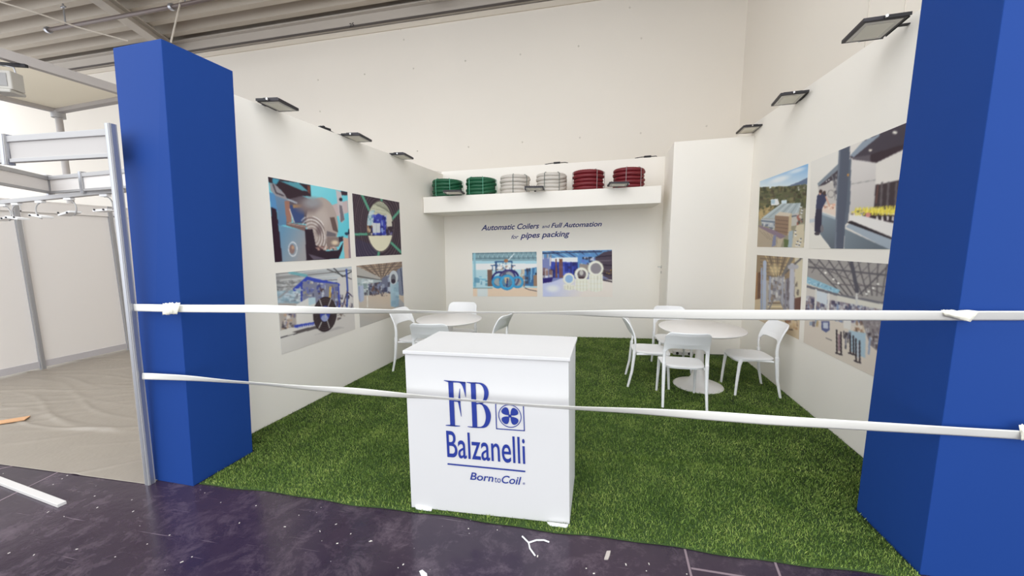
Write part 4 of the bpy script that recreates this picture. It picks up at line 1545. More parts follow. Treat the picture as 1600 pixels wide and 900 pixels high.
# ------------------------------------------------------------------ tables
def tulip_table(loc, r, rb, label):
    t = thing('round_table', label, 'table', (loc[0], loc[1], .006), 0, 'white pedestal tables')
    c = (loc[0], loc[1], 0)
    m_ = MB()
    m_.lathe([(r - .03, .716), (r - .004, .728), (r, .735), (r - .001, .739), (r - .004, .741)], c, 72)
    build('tabletop', m_, M_table, t, smooth=True, auto=50)
    m_ = MB()
    m_.lathe([(rb, .008), (rb, .014), (rb * .93, .022), (rb * .7, .036), (rb * .48, .062), (rb * .33, .11), (rb * .235, .19), (rb * .185, .30), (rb * .165, .42), (rb * .165, .55), (rb * .17, .68), (rb * .20, .70), (rb * .32, .717)], c, 56)
    build('pedestal', m_, M_table, t, smooth=True, auto=60)
    return t


tulip_table((1.30, 4.78), .495, .29, 'round white pedestal table in the right of the booth, base on the grass')
tulip_table((-1.94, 4.73), .44, .26, 'round white pedestal table behind the counter, in the left of the booth')

# ------------------------------------------------------------------ chairs
def make_chair(label):
    """faces local +y; moulded plastic bistro chair"""
    t = thing('bistro_chair', label, 'chair', (0, 0, .012), 0, 'white plastic chairs around the tables')
    z0 = .012
    # seat: rounded slab, dished, with a rolled front
    nu, nv = 18, 16
    top, bot = [], []
    for j in range(nv + 1):
        for i in range(nu + 1):
            a, b = i / nu * 2 - 1, j / nv * 2 - 1
            k = (abs(a) ** 4 + abs(b) ** 4) ** .25
            m_ = max(abs(a), abs(b)) or 1
            f = m_ / k if k else 1
            x = a * f * (.225 + .012 * b)
            yv = b * f * .225 + .012
            r2 = a * a + b * b
            z = .448 - .014 * (1 - min(1, r2)) - .022 * max(0, b - .55) ** 1.5 / .3
            ed = max(abs(a), abs(b))
            top.append((x, yv, z - .010 * max(0, ed - .85) / .15 + z0))
            bot.append((x * .97, yv * .97, z - .030 + z0))
    w = nu + 1
    Fc = [(j * w + i, j * w + i + 1, (j + 1) * w + i + 1, (j + 1) * w + i) for j in range(nv) for i in range(nu)]
    o = len(top)
    Fb = [tuple(o + q for q in reversed(f)) for f in Fc]
    rim = list(range(w)) + [j * w + w - 1 for j in range(1, nv + 1)] + [nv * w + i for i in range(w - 2, -1, -1)] + [j * w for j in range(nv - 1, 0, -1)]
    Fr = [(rim[(i + 1) % len(rim)], rim[i], o + rim[i], o + rim[(i + 1) % len(rim)]) for i in range(len(rim))]
    mb = MB()
    mb.add(top + bot, Fc + Fb + Fr)
    build('seat', mb, M_plastic, t, smooth=True, auto=60)
    # backrest: curved band with rounded corners running down into two side arms
    mb = MB()

    def back_pt(a, z):              # a in -1..1 across, z height
        hh = (z - .44) / .40
        half = .230 - .010 * hh + .006 * math.sin(hh * 3.1)
        yb = -.205 + .028 * math.sin(min(1, hh * 1.1) * math.pi) - .085 * hh ** 2
        return np.array([a * half, yb - .055 * (1 - a * a) * min(1, max(0, (hh - .15) / .5)), z + z0])

    def back_n(a):
        n_ = np.array([-.5 * a, 1.0, .12])
        return n_ / np.linalg.norm(n_)

    NA, NZ = 36, 34
    za, zbk = .425, .84
    grid, ok = {}, {}
    V, Fc = [], []

    def inside(a, z):
        # outer outline with rounded top corners
        x, half = abs(a), 1.0
        rc = .06
        if z > zbk - rc:
            dx = (x - (1 - rc / .22)) * .22
            if dx > 0 and dx ** 2 + (z - (zbk - rc)) ** 2 > rc ** 2:
                return False
        # opening between the panel and the seat
        lo = .30
        op_top = .645
        ro = .07
        hx = (1 - .028 / .22)
        if z < op_top and x < hx:
            if z > op_top - ro and x > hx - ro / .22:
                dx = (x - (hx - ro / .22)) * .22
                if dx ** 2 + (z - (op_top - ro)) ** 2 > ro ** 2:
                    return True
            return False
        return True

    NA, NZ = 88, 84
    for j in range(NZ):
        for i in range(NA):
            a0, a1 = -1 + 2 * i / NA, -1 + 2 * (i + 1) / NA
            z_0, z_1 = za + (zbk - za) * j / NZ, za + (zbk - za) * (j + 1) / NZ
            if inside((a0 + a1) / 2, (z_0 + z_1) / 2):
                ok[(i, j)] = 1
    idx = {}

    def vid(i, j, s):
        k = (i, j, s)
        if k not in idx:
            a, z = -1 + 2 * i / NA, za + (zbk - za) * j / NZ
            th = .010 if z > .62 else .013
            p_ = back_pt(a, z) + back_n(a) * (th if s else -th)
            idx[k] = len(V)
            V.append(p_)
        return idx[k]

    for (i, j) in ok:
        Fc.append((vid(i, j, 1), vid(i, j + 1, 1), vid(i + 1, j + 1, 1), vid(i + 1, j, 1)))
        Fc.append((vid(i, j, 0), vid(i + 1, j, 0), vid(i + 1, j + 1, 0), vid(i, j + 1, 0)))
        for di, dj, e0, e1 in ((-1, 0, (0, 0), (0, 1)), (1, 0, (1, 1), (1, 0)), (0, -1, (1, 0), (0, 0)), (0, 1, (0, 1), (1, 1))):
            if (i + di, j + dj) not in ok:
                A = (i + e0[0], j + e0[1])
                B = (i + e1[0], j + e1[1])
                Fc.append((vid(*A, 0), vid(*B, 0), vid(*B, 1), vid(*A, 1)))
    mb.add(V, Fc)
    ob = build('backrest', mb, M_plastic, t, smooth=True)
    sm = ob.modifiers.new('soften', 'SMOOTH')
    sm.factor = .5
    sm.iterations = 4
    # legs
    for s in (-1, 1):
        mb = MB()
        path = [(s * .200, .175, .42), (s * .203, .19, .36), (s * .207, .205, .2), (s * .212, .218, 0)]
        mb.tube([(x, y_, z + z0) for x, y_, z in path], [.022, .019, .016, .0135], 12, flat=(1, 1))
        build('leg', mb, M_plastic, t, smooth=True, auto=50)
    for s in (-1, 1):
        mb = MB()
        path = [(s * .216, -.197, .47), (s * .2165, -.200, .40), (s * .218, -.218, .2), (s * .222, -.262, 0)]
        mb.tube([(x, y_, z + z0) for x, y_, z in path], [.021, .020, .017, .0135], 12, flat=(1, 1))
        build('leg', mb, M_plastic, t, smooth=True, auto=50)
    # side rails under the seat
    for s in (-1, 1):
        mb = MB()
        mb.tube([(s * .205, -.17, .412 + z0), (s * .204, .0, .422 + z0), (s * .2, .17, .412 + z0)], .012, 8)
        build('seat_rail', mb, M_plastic, t, smooth=True, auto=50)
    return t


proto = None
CH = [
    (.975, 4.28, 0.0, 'white plastic chair seen squarely from behind, tucked in at the right table'),
    (.70, 4.77, -math.pi / 2 - .02, 'white plastic chair in profile left of the right table, facing the pedestal'),
    (1.845, 4.735, math.pi / 2 + .05, 'white plastic chair between the right table and the right wall, facing left'),
    (1.10, 5.40, math.pi + .03, 'white plastic chair behind the right table, its back top above the upper tape'),
    (-2.42, 4.73, -math.pi / 2 - .10, 'white plastic chair left of the left table, beside the left wall posters'),
    (-1.90, 4.20, .12, 'white plastic chair in front of the left table, seen over the counter corner'),
    (-1.99, 5.18, math.pi + .08, 'white plastic chair behind the left table, facing the counter'),
    (-1.40, 4.72, math.pi / 2 - .20, 'white plastic chair right of the left table, half hidden by the counter top'),
]
for i, (x, y_, rz, lb) in enumerate(CH):
    if i == 0:
        proto = make_chair(lb)
        proto.location = (x, y_, .012)
        proto.rotation_euler = (0, 0, rz)
    else:
        copy_tree(proto, (x, y_, .012), rz, lb)

# socket block on the grass against the closet
q = at_z(1075, 561, .01)
rt = thing('power_strip', 'grey socket block on the grass behind the right table, seen through a chair back', 'power strip', (1.42, 6.10, .02))
mb = MB()
mb.box((1.26, 6.07, .012), (1.56, 6.13, .075))
build('housing', mb, mat('pale_grey_plastic', (206, 204, 200), .5), rt, bevel=.005)
for k in range(3):
    mb = MB()
    cx_ = 1.32 + k * .09
    mb.tube([(cx_, 6.071, .043), (cx_, 6.066, .043)], .022, 14)
    build('socket', mb, M_dark, rt)

# ------------------------------------------------------------------ coils on the shelf
COILC = {'green': (16, 84, 54), 'white': (200, 193, 184), 'red': (112, 22, 32)}
STRAP = {'green': (96, 168, 140), 'white': (92, 104, 98), 'red': (150, 134, 134)}


def make_coil(kind, label, R, rt_, zz):
    t = thing('pipe_coil', label, 'coil', (0, 0, 0), 0, kind + ' corrugated pipe coils on the shelf')
    mb = MB()
    turns, n = 5, 72
    m_ = mat('pipe_' + kind, COILC[kind], .5, noise=.06, nscale=10)
    rows = 16
    V, Fc = [], []
    N = turns * n
    for i in range(N + 1):
        th = 2 * math.pi * i / n
        lvl = i / n
        k = int(lvl)
        fr = lvl - k
        z = rt_ + (k + max(0, (fr - .82) / .18)) * zz if k < turns else rt_ + turns * zz
        z = min(z, rt_ + (turns - 1) * zz)
        rad = R + .008 * math.sin(k * 2.4)
        rib = 1 + .035 * math.cos(i * math.pi)
        for j in range(rows):
            a = 2 * math.pi * j / rows
            rr_ = rad + rt_ * rib * math.cos(a)
            V.append((rr_ * math.cos(th), rr_ * math.sin(th), z + rt_ * .98 * rib * math.sin(a)))
    for i in range(N):
        for j in range(rows):
            Fc.append((i * rows + j, i * rows + (j + 1) % rows, (i + 1) * rows + (j + 1) % rows, (i + 1) * rows + j))
    Fc.append(tuple(reversed(range(rows))))
    Fc.append(tuple(N * rows + j for j in range(rows)))
    mb.add(V, Fc)
    build('pipe', mb, m_, t, smooth=True)
    H = rt_ * 2 + (turns - 1) * zz
    for a in (-2.0, -1.05, .3, 1.2, 2.3):
        ca, sa = math.cos(a), math.sin(a)
        loop = []
        for (r_, z) in ((R - rt_ - .006, .0), (R - rt_ - .006, H + .003), (R, H + .007), (R + rt_ + .009, H - rt_ * .5), (R + rt_ + .011, H / 2), (R + rt_ + .009, rt_ * .6), (R, .0)):
            loop.append(np.array([r_ * ca, r_ * sa, max(.0025, z)]))
        mb = MB()
        mb.tube(loop, .0052, 6, closed=True)
        build('strap', mb, mat('strap_' + kind, STRAP[kind], .5), t)
    return t


coils = [((699.5, 301), 'green', 'dark green pipe coil at the left end of the shelf'),
         ((752, 299), 'green', 'dark green pipe coil next to the white coils on the shelf'),
         ((805, 297), 'white', 'white pipe coil beside the green coils, with dark straps'),
         ((861.5, 294.5), 'white', 'white pipe coil beside the red coils, with dark straps'),
         ((919, 291), 'red', 'dark red pipe coil beside the white coils'),
         ((982, 287.5), 'red', 'dark red pipe coil at the right end of the shelf, nearest the closet')]
pro = {}
SN = np.array([SHP.n[0], SHP.n[1]])
for i, ((u, v), kind, lb) in enumerate(coils):
    R, r_ = .222, .034
    back = Plane(SHP.a - SN * (R + r_ + .02), SHP.a - SN * (R + r_ + .02) + SHP.d)
    P = back.hit(u, v)
    loc = (P[0], P[1], shelf_z(P) + .001)
    rz = .25 * i
    if kind not in pro:
        pro[kind] = make_coil(kind, lb, R, r_, {'green': .057, 'white': .060, 'red': .064}[kind])
        pro[kind].location = loc
        pro[kind].rotation_euler = (0, 0, rz)
    else:
        copy_tree(pro[kind], loc, (-.12, .1, .2)[['green', 'white', 'red'].index(kind)], lb)

# ------------------------------------------------------------------ LED floodlights
def floodlight(c, ax, ay, w, d, label, grp, tilt=0.0):
    """ax along the wall, ay outwards from it; lies nearly flat, glass facing down"""
    c, ax, ay = np.array(c, float), np.array([*ax[:2], 0.0]), np.array([*ay[:2], 0.0])
    ax /= np.linalg.norm(ax)
    ay = ay - ax * (ay @ ax)
    ay /= np.linalg.norm(ay)
    ay = ay * math.cos(tilt) - np.array([0, 0, 1.0]) * math.sin(tilt)
    az = np.cross(ax, ay)
    if az[2] < 0:
        az = -az
    t = thing('led_floodlight', label, 'floodlight', c, 0, grp)
    m_ = MB()
    m_.obox(c, ax, ay, az, w, d, .026)
    for k in range(7):          # cooling fins on the back
        m_.obox(c + az * .021 + ax * (k - 3) * w / 8, ax, ay, az, .006, d * .7, .018)
    build('housing', m_, M_black, t, bevel=.004)
    m_ = MB()
    m_.obox(c - az * .0135, ax, ay, az, w * .86, d * .84, .003)
    gl_ = build('glass', m_, M_glass, t)
    m_ = MB()
    m_.obox(c - az * .0155 + ay * d * .01, ax, ay, az, w * .66, d * .62, .003)
    build('led_panel', m_, M_led, gl_)
    m_ = MB()                   # U bracket towards the wall
    e0 = c - ay * (d / 2 + .012)
    m_.obox(e0, ax, ay, az, w * .86, .006, .022)
    for s in (-1, 1):
        m_.obox(c - ay * d * .26 + ax * s * (w / 2 + .006), ax, ay, az, .005, d * .55, .022)
    m_.obox(e0 - ay * .05, ax, ay, az, .03, .11, .008)
    br_ = build('bracket', m_, M_dark, t)
    for s in (-1, 1):
        m_ = MB()
        q_ = c + ax * s * (w / 2 + .008) + ay * d * .02
        m_.tube([q_, q_ + ax * s * .012], .010, 10)
        build('bolt', m_, M_chrome, br_)
    return t


def lamp_from(quad, z, label, grp, tilt=0.0):
    P = [at_z(u, v, z) for u, v in quad]      # wall-near-front, out-near, out-far, wall-far
    c = sum(P) / 4
    ax = (P[3] - P[0] + P[2] - P[1]) / 2
    ay = (P[1] - P[0] + P[2] - P[3]) / 2
    return floodlight(c, ax, ay, np.linalg.norm(ax), np.linalg.norm(ay) - .02, label, grp, tilt)


gL, gR = 'floodlights on top of the left wall', 'floodlights on top of the right wall'
lamp_from([(401, 157), (436, 154), (467, 171), (436, 173)], 3.03, 'black LED floodlight on the left wall top, closest to the left column', gL)
lamp_from([(536, 211), (560, 208.5), (581, 219), (556, 222)], 3.04, 'black LED floodlight in the middle of the left wall top', gL)
lamp_from([(610, 241.5), (632, 239), (645, 247), (626, 249)], 3.045, 'black LED floodlight on the left wall top, closest to the shelf', gL)
lamp_from([(1376, 63), (1316, 61), (1356, 27), (1414, 26)], 3.345, 'largest black LED floodlight on the right wall, beside the right column', gR)
lamp_from([(1246, 162), (1203, 163), (1221, 146.5), (1261, 143)], 3.39, 'black LED floodlight in the middle of the right wall top', gR)
lamp_from([(1178, 207), (1148, 208), (1161, 197.5), (1191, 195)], 3.44, 'black LED floodlight on the right wall above the closet corner', gR)
for (u, v, wpx, lb) in ((709, 301.5, 44, 'small LED floodlight on the shelf edge between the two green coils'), (835, 294.5, 28, 'small LED floodlight on the shelf edge between the two white coils'), (966, 287.5, 30, 'small LED floodlight on the shelf edge between the two red coils')):
    P = SHP.hit(u, v, .13)
    P[2] = shelf_z(P) + .035
    floodlight(P, SHP.d, SHP.n, .30, .2, lb, 'floodlights on the shelf edge', tilt=-.10)

# cables and connectors on the wall tops
mb = MB()
c0_, c1_ = at_z(499, 199, 3.055), at_z(515, 204, 3.055)
mb.beam(c0_, c1_, .05, .035)
mb.beam(c0_ * .8 + c1_ * .2, c0_ * .6 + c1_ * .4, .06, .05)
tag(build('cable_connector', mb, M_dark, loc=tuple(c0_), bevel=.004), 'black cable connector lying on the left wall top between two floodlights', 'connector', 'cable connectors')
mb = MB()
mb.tube([at_z(515, 204, 3.05), at_z(524, 209.5, 3.045), at_z(535, 211.5, 3.06)], .008, 6)
tag(build('cable', mb, M_dark, loc=tuple(at_z(515, 204, 3.05))), 'short black cable from connector to the middle floodlight, left wall top', 'cable')
for k, (u, v) in enumerate(((870, 255.5), (1012, 245.5))):
    P = BWP.hit(u, v)
    top = 3.10 + (3.30 - 3.10) * (P[0] - BW0[0]) / (BW1[0] - BW0[0])
    P = np.array([P[0], P[1] + .02, top + .02])
    dd = np.array([BWP.d[0], BWP.d[1], .05]) * (1 if BWP.d[0] > 0 else -1)
    mb = MB()
    mb.beam(P - dd * .06, P + dd * .06, .04, .032)
    lb = ('black cable connector on the back wall top above the white coils', 'black cable connector on the back wall top beside the closet')[k]
    tag(build('cable_connector', mb, M_dark, loc=tuple(P), bevel=.004), lb, 'connector', 'cable connectors')
    mb = MB()
    mb.tube([P - dd * .22 + np.array([0, 0, -.012]), P - dd * .1, P - dd * .061], .007, 6)
    mb.tube([P + dd * .061, P + dd * .15, P + dd * (.16 if k else .2) + np.array([0, 0, -.012])], .007, 6)
    lb = ('black cable ends at the connector above the white coils', 'black cable ends at the connector beside the closet')[k]
    tag(build('cable', mb, M_dark, loc=tuple(P)), lb, 'cable')
mb = MB()
mb.tube([BWP.hit(668, 268.5, -.02), BWP.hit(680, 267.6, -.02), BWP.hit(691, 269.5, -.02)], .008, 6)
tag(build('cable', mb, mat('white_cable', (206, 200, 190), .5), loc=tuple(BWP.hit(680, 268, -.02))), 'thin pale cable arching over the rear left corner of the booth walls', 'cable')

# ------------------------------------------------------------------ barrier tapes
def tape_y(x):
    xs = [-3.3, -2.7, -1.3, 0.1, 1.70, 2.6]
    ys = [1.983, 1.983, 2.030, 2.058, 2.105, 2.112]
    return float(np.interp(x, xs, ys))


def tape(pts, widths, label):
    us = np.array([q_[0] for q_ in pts], float)
    n = 240
    U = np.linspace(us[0], us[-1], n)

    def smooth(col):
        y_ = np.interp(U, us, [q_[col] for q_ in pts])
        ker = np.ones(9) / 9
        pad = np.concatenate([np.full(4, y_[0]), y_, np.full(4, y_[-1])])
        return np.convolve(pad, ker, 'valid')

    vc, hh = smooth(1), smooth(2)
    WW = np.interp(U, [us[0], 700, us[-1]], [widths[0], .055, widths[1]])
    m_ = MB()
    V = []
    k = 7
    for i in range(n):
        width = WW[i]
        y_ = 2.03
        for _ in range(4):
            P = at_y(U[i], vc[i], y_)
            y_ = tape_y(P[0])
        T = at_y(U[i], vc[i] - hh[i] / 2, y_)
        r_ = np.array(P) - np.array([0, 0, CAMZ])
        phi = math.atan2(-r_[2], r_[1])
        vis = float(np.clip((T[2] - P[2]) * math.cos(phi), .0012, width / 2 * .999))
        an = phi - math.acos(vis / (width / 2))
        for j in range(k):
            s = (j / (k - 1) * 2 - 1) * width / 2
            curl = .003 * (1 - (2 * j / (k - 1) - 1) ** 2) * (1 if P[0] > -2.7 and P[0] < 1.65 else .3)
            V.append((P[0], P[1] + s * math.sin(an) * .9 - curl, P[2] + s * math.cos(an)))
    m_.add(V, [(i * k + j, i * k + j + 1, (i + 1) * k + j + 1, (i + 1) * k + j) for i in range(n - 1) for j in range(k - 1)])
    o = build('barrier_tape', m_, M_tape, smooth=True, loc=V[len(V) // 2])
    s = o.modifiers.new('thickness', 'SOLIDIFY')
    s.thickness = .0012
    return tag(o, label, 'tape', 'white barrier tapes across the booth front')


tape([(209, 480.5, 11), (254, 481.5, 12), (285, 482, 13), (400, 482.5, 14), (480, 484.5, 11.5), (560, 486, 8), (640, 487, 4.5), (700, 488, 2.6), (770, 488.3, 1.8), (830, 489, 2), (880, 489, 5), (940, 490, 10), (1000, 490.5, 13), (1100, 492, 15), (1200, 492.3, 16), (1300, 492.8, 16), (1400, 493.3, 16), (1500, 493.5, 15), (1620, 493.5, 15)],
     (.050, .062), 'upper white barrier tape stretched between the two blue columns at chair back height')
tape([(222, 587.5, 10.5), (300, 591, 8), (360, 596.5, 4), (400, 599, 3), (470, 605.5, 6), (560, 611.5, 10.5), (620, 617, 8), (680, 621.5, 3), (760, 628, 3), (830, 634, 3.5), (900, 638, 5), (1000, 642.5, 9), (1100, 649, 14), (1200, 656.5, 15), (1300, 662.5, 14.5), (1400, 668.5, 14), (1500, 674.5, 13), (1620, 681.5, 14)],
     (.046, .060), 'lower white barrier tape sagging across the counter front and the booth')


def patch(quad, y, label, seed, bulge=.012):
    rng = random.Random(seed)
    n, k = 14, 8
    H = homography([(0, 0), (1, 0), (1, 1), (0, 1)], quad)
    V = []
    for j in range(k):
        for i in range(n):
            s, t = i / (n - 1), j / (k - 1)
            if 0 < i < n - 1 and j in (0, k - 1):
                t += rng.uniform(-.05, .05)
            w = H[2, 0] * s + H[2, 1] * t + 1
            u, v = (H[0, 0] * s + H[0, 1] * t + H[0, 2]) / w, (H[1, 0] * s + H[1, 1] * t + H[1, 2]) / w
            edge = math.sin(math.pi * s) * math.sin(math.pi * t)
            V.append(at_y(u, v, y - bulge * edge - rng.uniform(0, .006)))
    m_ = MB()
    m_.add(V, [(j * n + i, j * n + i + 1, (j + 1) * n + i + 1, (j + 1) * n + i) for j in range(k - 1) for i in range(n - 1)])
    o = build('masking_tape', m_, M_paper, smooth=True, loc=tuple(V[n * k // 2]))
    s = o.modifiers.new('thickness', 'SOLIDIFY')
    s.thickness = .001
    return tag(o, label, 'tape', 'cream masking tape strips')


patch([(254.5, 474), (282, 473), (277, 491), (254, 492)], 1.967, 'cream masking tape folded over the upper tape on the left column corner', 1)
patch([(1470, 484), (1530, 486), (1516, 503), (1476, 494)], 2.100, 'torn cream masking tape holding the upper tape on the right column', 2, .02)
patch([(1592, 664), (1622, 660), (1622, 692), (1596, 688)], 2.100, 'cream masking tape on the lower tape at the right picture edge', 3)

# ------------------------------------------------------------------ neighbouring shell scheme stall
M_panel = mat('partition_board', (229, 224, 219), .5, noise=.012, nscale=2)
M_rail = mat('rail_grey', (186, 182, 184), .5)
M_fascia = mat('fascia_panel', (180, 175, 171), .5)
XW = -7.6


def post(name, b, t, w, label, grp=None):
    r = thing(name, label, 'post', b, 0, grp)
    b, t = np.array(b, float), np.array(t, float)
    m_ = MB()
    m_.beam(b, t, w * .5, w, up=(0, 1, 0))
    m_.beam(b, t, w, w * .5, up=(0, 1, 0))
    build('profile', m_, M_alu, r)
    m_ = MB()
    for sx, sy in ((-.34, -.34), (.34, -.34), (.34, .34), (-.34, .34)):
        o_ = np.array([sx * w, sy * w, 0])
        m_.beam(b + o_, t + o_, w * .22, w * .22, up=(0, 1, 0))
    build('groove_rib', m_, M_alu_w, r)
    return r


post('stall_post', (-3.17, 1.99, .0), (-3.098, 1.975, 2.515), .045, 'ribbed aluminium post at the stall corner, against the left blue column')
SX = [2.72, 3.72, 4.71, 5.70]
gp = 'aluminium posts of the stall side wall'
post('stall_post', (XW + .02, 3.72, 0), (XW + .02, 3.70, 2.34), .05, 'thin aluminium post in the stall side wall, toward the left picture edge', gp)
post('stall_post', (XW + .02, 4.71, 0), (XW + .02, 4.68, 2.34), .05, 'thin aluminium post in the stall side wall, deeper in, toward the blue column', gp)
gpan = 'white panels of the stall side wall'
for k, lb in enumerate(('white stall wall panel cut by the left picture edge', 'white stall wall panel between the two thin posts', 'white stall wall panel deepest in the stall, beside the blue column')):
    y0, y1 = SX[k] + .027, SX[k + 1] - .027
    r = thing('partition_board', lb, 'panel', (XW, (y0 + y1) / 2, 0), 0, gpan)
    mb = MB()
    mb.box((XW - .01, y0, .12), (XW + .005, y1, 2.18))
    build('board', mb, M_panel, r)
    mb = MB()
    mb.box((XW - .02, y0, .03), (XW + .025, y1, .12))
    o = build('base_rail', mb, M_rail, r)
    o['label'] = 'aluminium base rail'
    mb = MB()
    mb.box((XW - .02, y0, 2.18), (XW + .02, y1, 2.34))
    mb.box((XW - .02, y0, 2.325), (XW + .026, y1, 2.34))
    mb.box((XW - .02, y0, 2.18), (XW + .026, y1, 2.195))
    build('top_rail', mb, M_panel, r)


def fascia(a, b, zt, zb_, label, grp, z2=None):
    """board between top and bottom rails, from a to b (x, y)"""
    a, b = np.array(a, float), np.array(b, float)
    r = thing('fascia_board', label, 'fascia', v3((a + b) / 2, zb_), 0, grp)
    h = zt - zb_
    m_ = MB()
    m_.beam(v3(a, (zt + zb_) / 2), v3(b, (zt + zb_) / 2), .012, h - .05)
    build('board', m_, M_panel if 'inner' in label else M_fascia, r)
    for z, nm in ((zt - .02, 'top_rail'), (zb_ + .012, 'bottom_rail')):
        m_ = MB()
        m_.beam(v3(a, z), v3(b, z), .035, .042 if nm == 'top_rail' else .026)
        o_ = build(nm, m_, M_alu_w, r, bevel=.003)
    return r


gf = 'white fascia boards over the stall front'
fascia((-3.125, 1.99), (-4.03, 1.99), 2.487, 2.31, 'white fascia board over the stall front, right up to the ribbed post', gf)
fascia((-4.10, 1.99), (-5.1, 1.99), 2.487, 2.31, 'white fascia board over the stall front, cut by the left picture edge', gf)
post('fascia_post', (-4.065, 1.985, 2.295), (-4.05, 1.985, 2.50), .05, 'short aluminium joint between the two front fascia boards', None)
fc, fr, fl_ = at_z(75, 276, 2.47), at_z(187, 265, 2.47), at_z(-20, 254, 2.47)
zb2 = at_y(75, 303, fc[1])[2]
mid_ = fc + (fr - fc) * .5
gi = 'white fascia boards inside the stall'
fascia(fc[:2] + (mid_ - fc)[:2] * .06, mid_[:2] - (mid_ - fc)[:2] * .04, 2.47, zb2, 'white inner fascia board at the frame corner above the spotlights', gi)
fascia(mid_[:2] + (mid_ - fc)[:2] * .04, fr[:2] + (fr - fc)[:2] * .35, 2.47, zb2, 'white inner fascia board beside the blue column, above the spotlights', gi)
fascia(fl_[:2], fc[:2] - (fc - fl_)[:2] * .03, 2.47, zb2, 'white inner fascia board slanting out of the left picture edge', gi)
gj = 'joint posts of the inner fascia'
post('fascia_post', v3(fc, zb2 - .02), v3(fc, 2.485), .05, 'short aluminium joint at the inner fascia corner', gj)
post('fascia_post', v3(mid_, zb2 - .02), v3(mid_, 2.485), .05, 'short aluminium joint between inner fascia boards beside the blue column', gj)
# spotlight rail and spotlights
ya = fc[1] + .03
rA, rB = at_y(-15, 318, ya - .04), at_y(200, 296.5, ya - .10)
mb = MB()
mb.beam(rA, rB, .05, .045)
tag(build('spotlight_rail', mb, M_alu_w, loc=tuple((rA + rB) / 2), bevel=.003), 'pale metal rail carrying the small white spotlights in the stall', 'rail')


def spotlight(P, lb, yaw_, first=None):
    r = thing('track_spotlight', lb, 'spotlight', P, 0, 'small white spotlights on the stall rail')
    P = np.array(P, float)
    m_ = MB()
    m_.obox(P + np.array([0, 0, -.012]), (1, 0, 0), (0, 1, 0), (0, 0, 1), .10, .04, .024)
    build('adapter', m_, M_plastic, r, bevel=.003)
    m_ = MB()
    c_ = P + np.array([0, 0, -.11])
    m_.tube([c_ + np.array([.085 * math.cos(a), .0, .085 * math.sin(a)]) for a in np.linspace(math.radians(100), math.radians(-60 if yaw_ > 0 else 260), 12)], .006, 6)
    build('arm', m_, M_alu_w, r)
    m_ = MB()
    ca, sa = math.cos(yaw_), math.sin(yaw_)
    m_.obox(c_ + np.array([-.02 * ca, 0, -.055]), (ca, 0, sa * .4), (0, 1, 0), (-sa * .4, 0, ca), .19, .10, .022)
    hd_ = build('head', m_, M_plastic, r, bevel=.004)
    for s in (-1, 1):
        m_ = MB()
        q_ = c_ + np.array([-.02 * ca + s * .06, -.052, -.05])
        m_.tube([q_, q_ + np.array([0, -.008, 0])], .009, 8)
        build('screw', m_, M_dark, hd_)
    return r


for (u, lb, yw) in ((8, 'small white spotlight on the stall rail, at the left picture edge', .3), (29, 'small white spotlight on the stall rail, first right of the edge one', -.3), (68, 'small white spotlight on the rail, below the inner fascia corner', -.35), (113, 'small white spotlight on the rail with a drooping plate', .5), (167, 'small white spotlight on the rail closest to the ribbed post', .1)):
    t = (u + 15) / 215
    P = rA * (1 - t) + rB * t
    spotlight((P[0], P[1], P[2] - .022), lb, yw)

# canopy on a metal frame, farther back
ZC = 4.0
k1_, k2_, k3_ = at_z(-40, 72, ZC), at_z(200, 146, ZC), at_z(90, 172, ZC)
k4_ = at_z(-40, 141, ZC)
k5_ = at_z(215, 149, ZC)
cn = thing('fabric_canopy', 'cream fabric canopy stretched in a grey metal frame above the stall', 'canopy', (k1_ + k3_) / 2)
mb = MB()
mb.slab([k1_ + [0, 0, .02], k2_ + [0, 0, .02], k5_ + [0, 0, .02], k3_ + [0, 0, .02], k4_ + [0, 0, .02]], [k1_ + [0, 0, .01], k2_ + [0, 0, .01], k5_ + [0, 0, .01], k3_ + [0, 0, .01], k4_ + [0, 0, .01]])
M_cloth = mat('canopy_cloth', (232, 222, 202), .9, noise=.03, nscale=2)
_n = M_cloth.node_tree
_t = _n.nodes.new('ShaderNodeBsdfTranslucent')
_t.inputs[0].default_value = (*lin((248, 244, 234)), 1)
_x = _n.nodes.new('ShaderNodeMixShader')
_x.inputs[0].default_value = .75
_n.links.new(_n.nodes['Principled BSDF'].outputs[0], _x.inputs[1])
_n.links.new(_t.outputs[0], _x.inputs[2])
_n.links.new(_x.outputs[0], _n.nodes['Material Output'].inputs[0])
build('fabric', mb, M_cloth, cn)
M_frame = mat('frame_grey', (176, 170, 166), .5)
for nm, a, b in (('near_beam', k1_, k2_), ('far_beam', k4_, k3_), ('end_beam', k3_, k5_)):
    mb = MB()
    mb.beam(a, b, .09, .10)
    mb.beam(a + [0, 0, .06], b + [0, 0, .06], .05, .02)
    build(nm, mb, M_frame, cn)
mb = MB()
mb.tube([(k3_[0], k3_[1], 0), (k3_[0], k3_[1], ZC)], .045, 12)
build('post', mb, M_frame, cn, smooth=True, auto=40)
mb = MB()
mb.tube([(k3_[0], k3_[1], ZC - .13), (k3_[0], k3_[1], ZC - .02)], .085, 14)
build('collar', mb, M_alu_w, cn, smooth=True, auto=40)

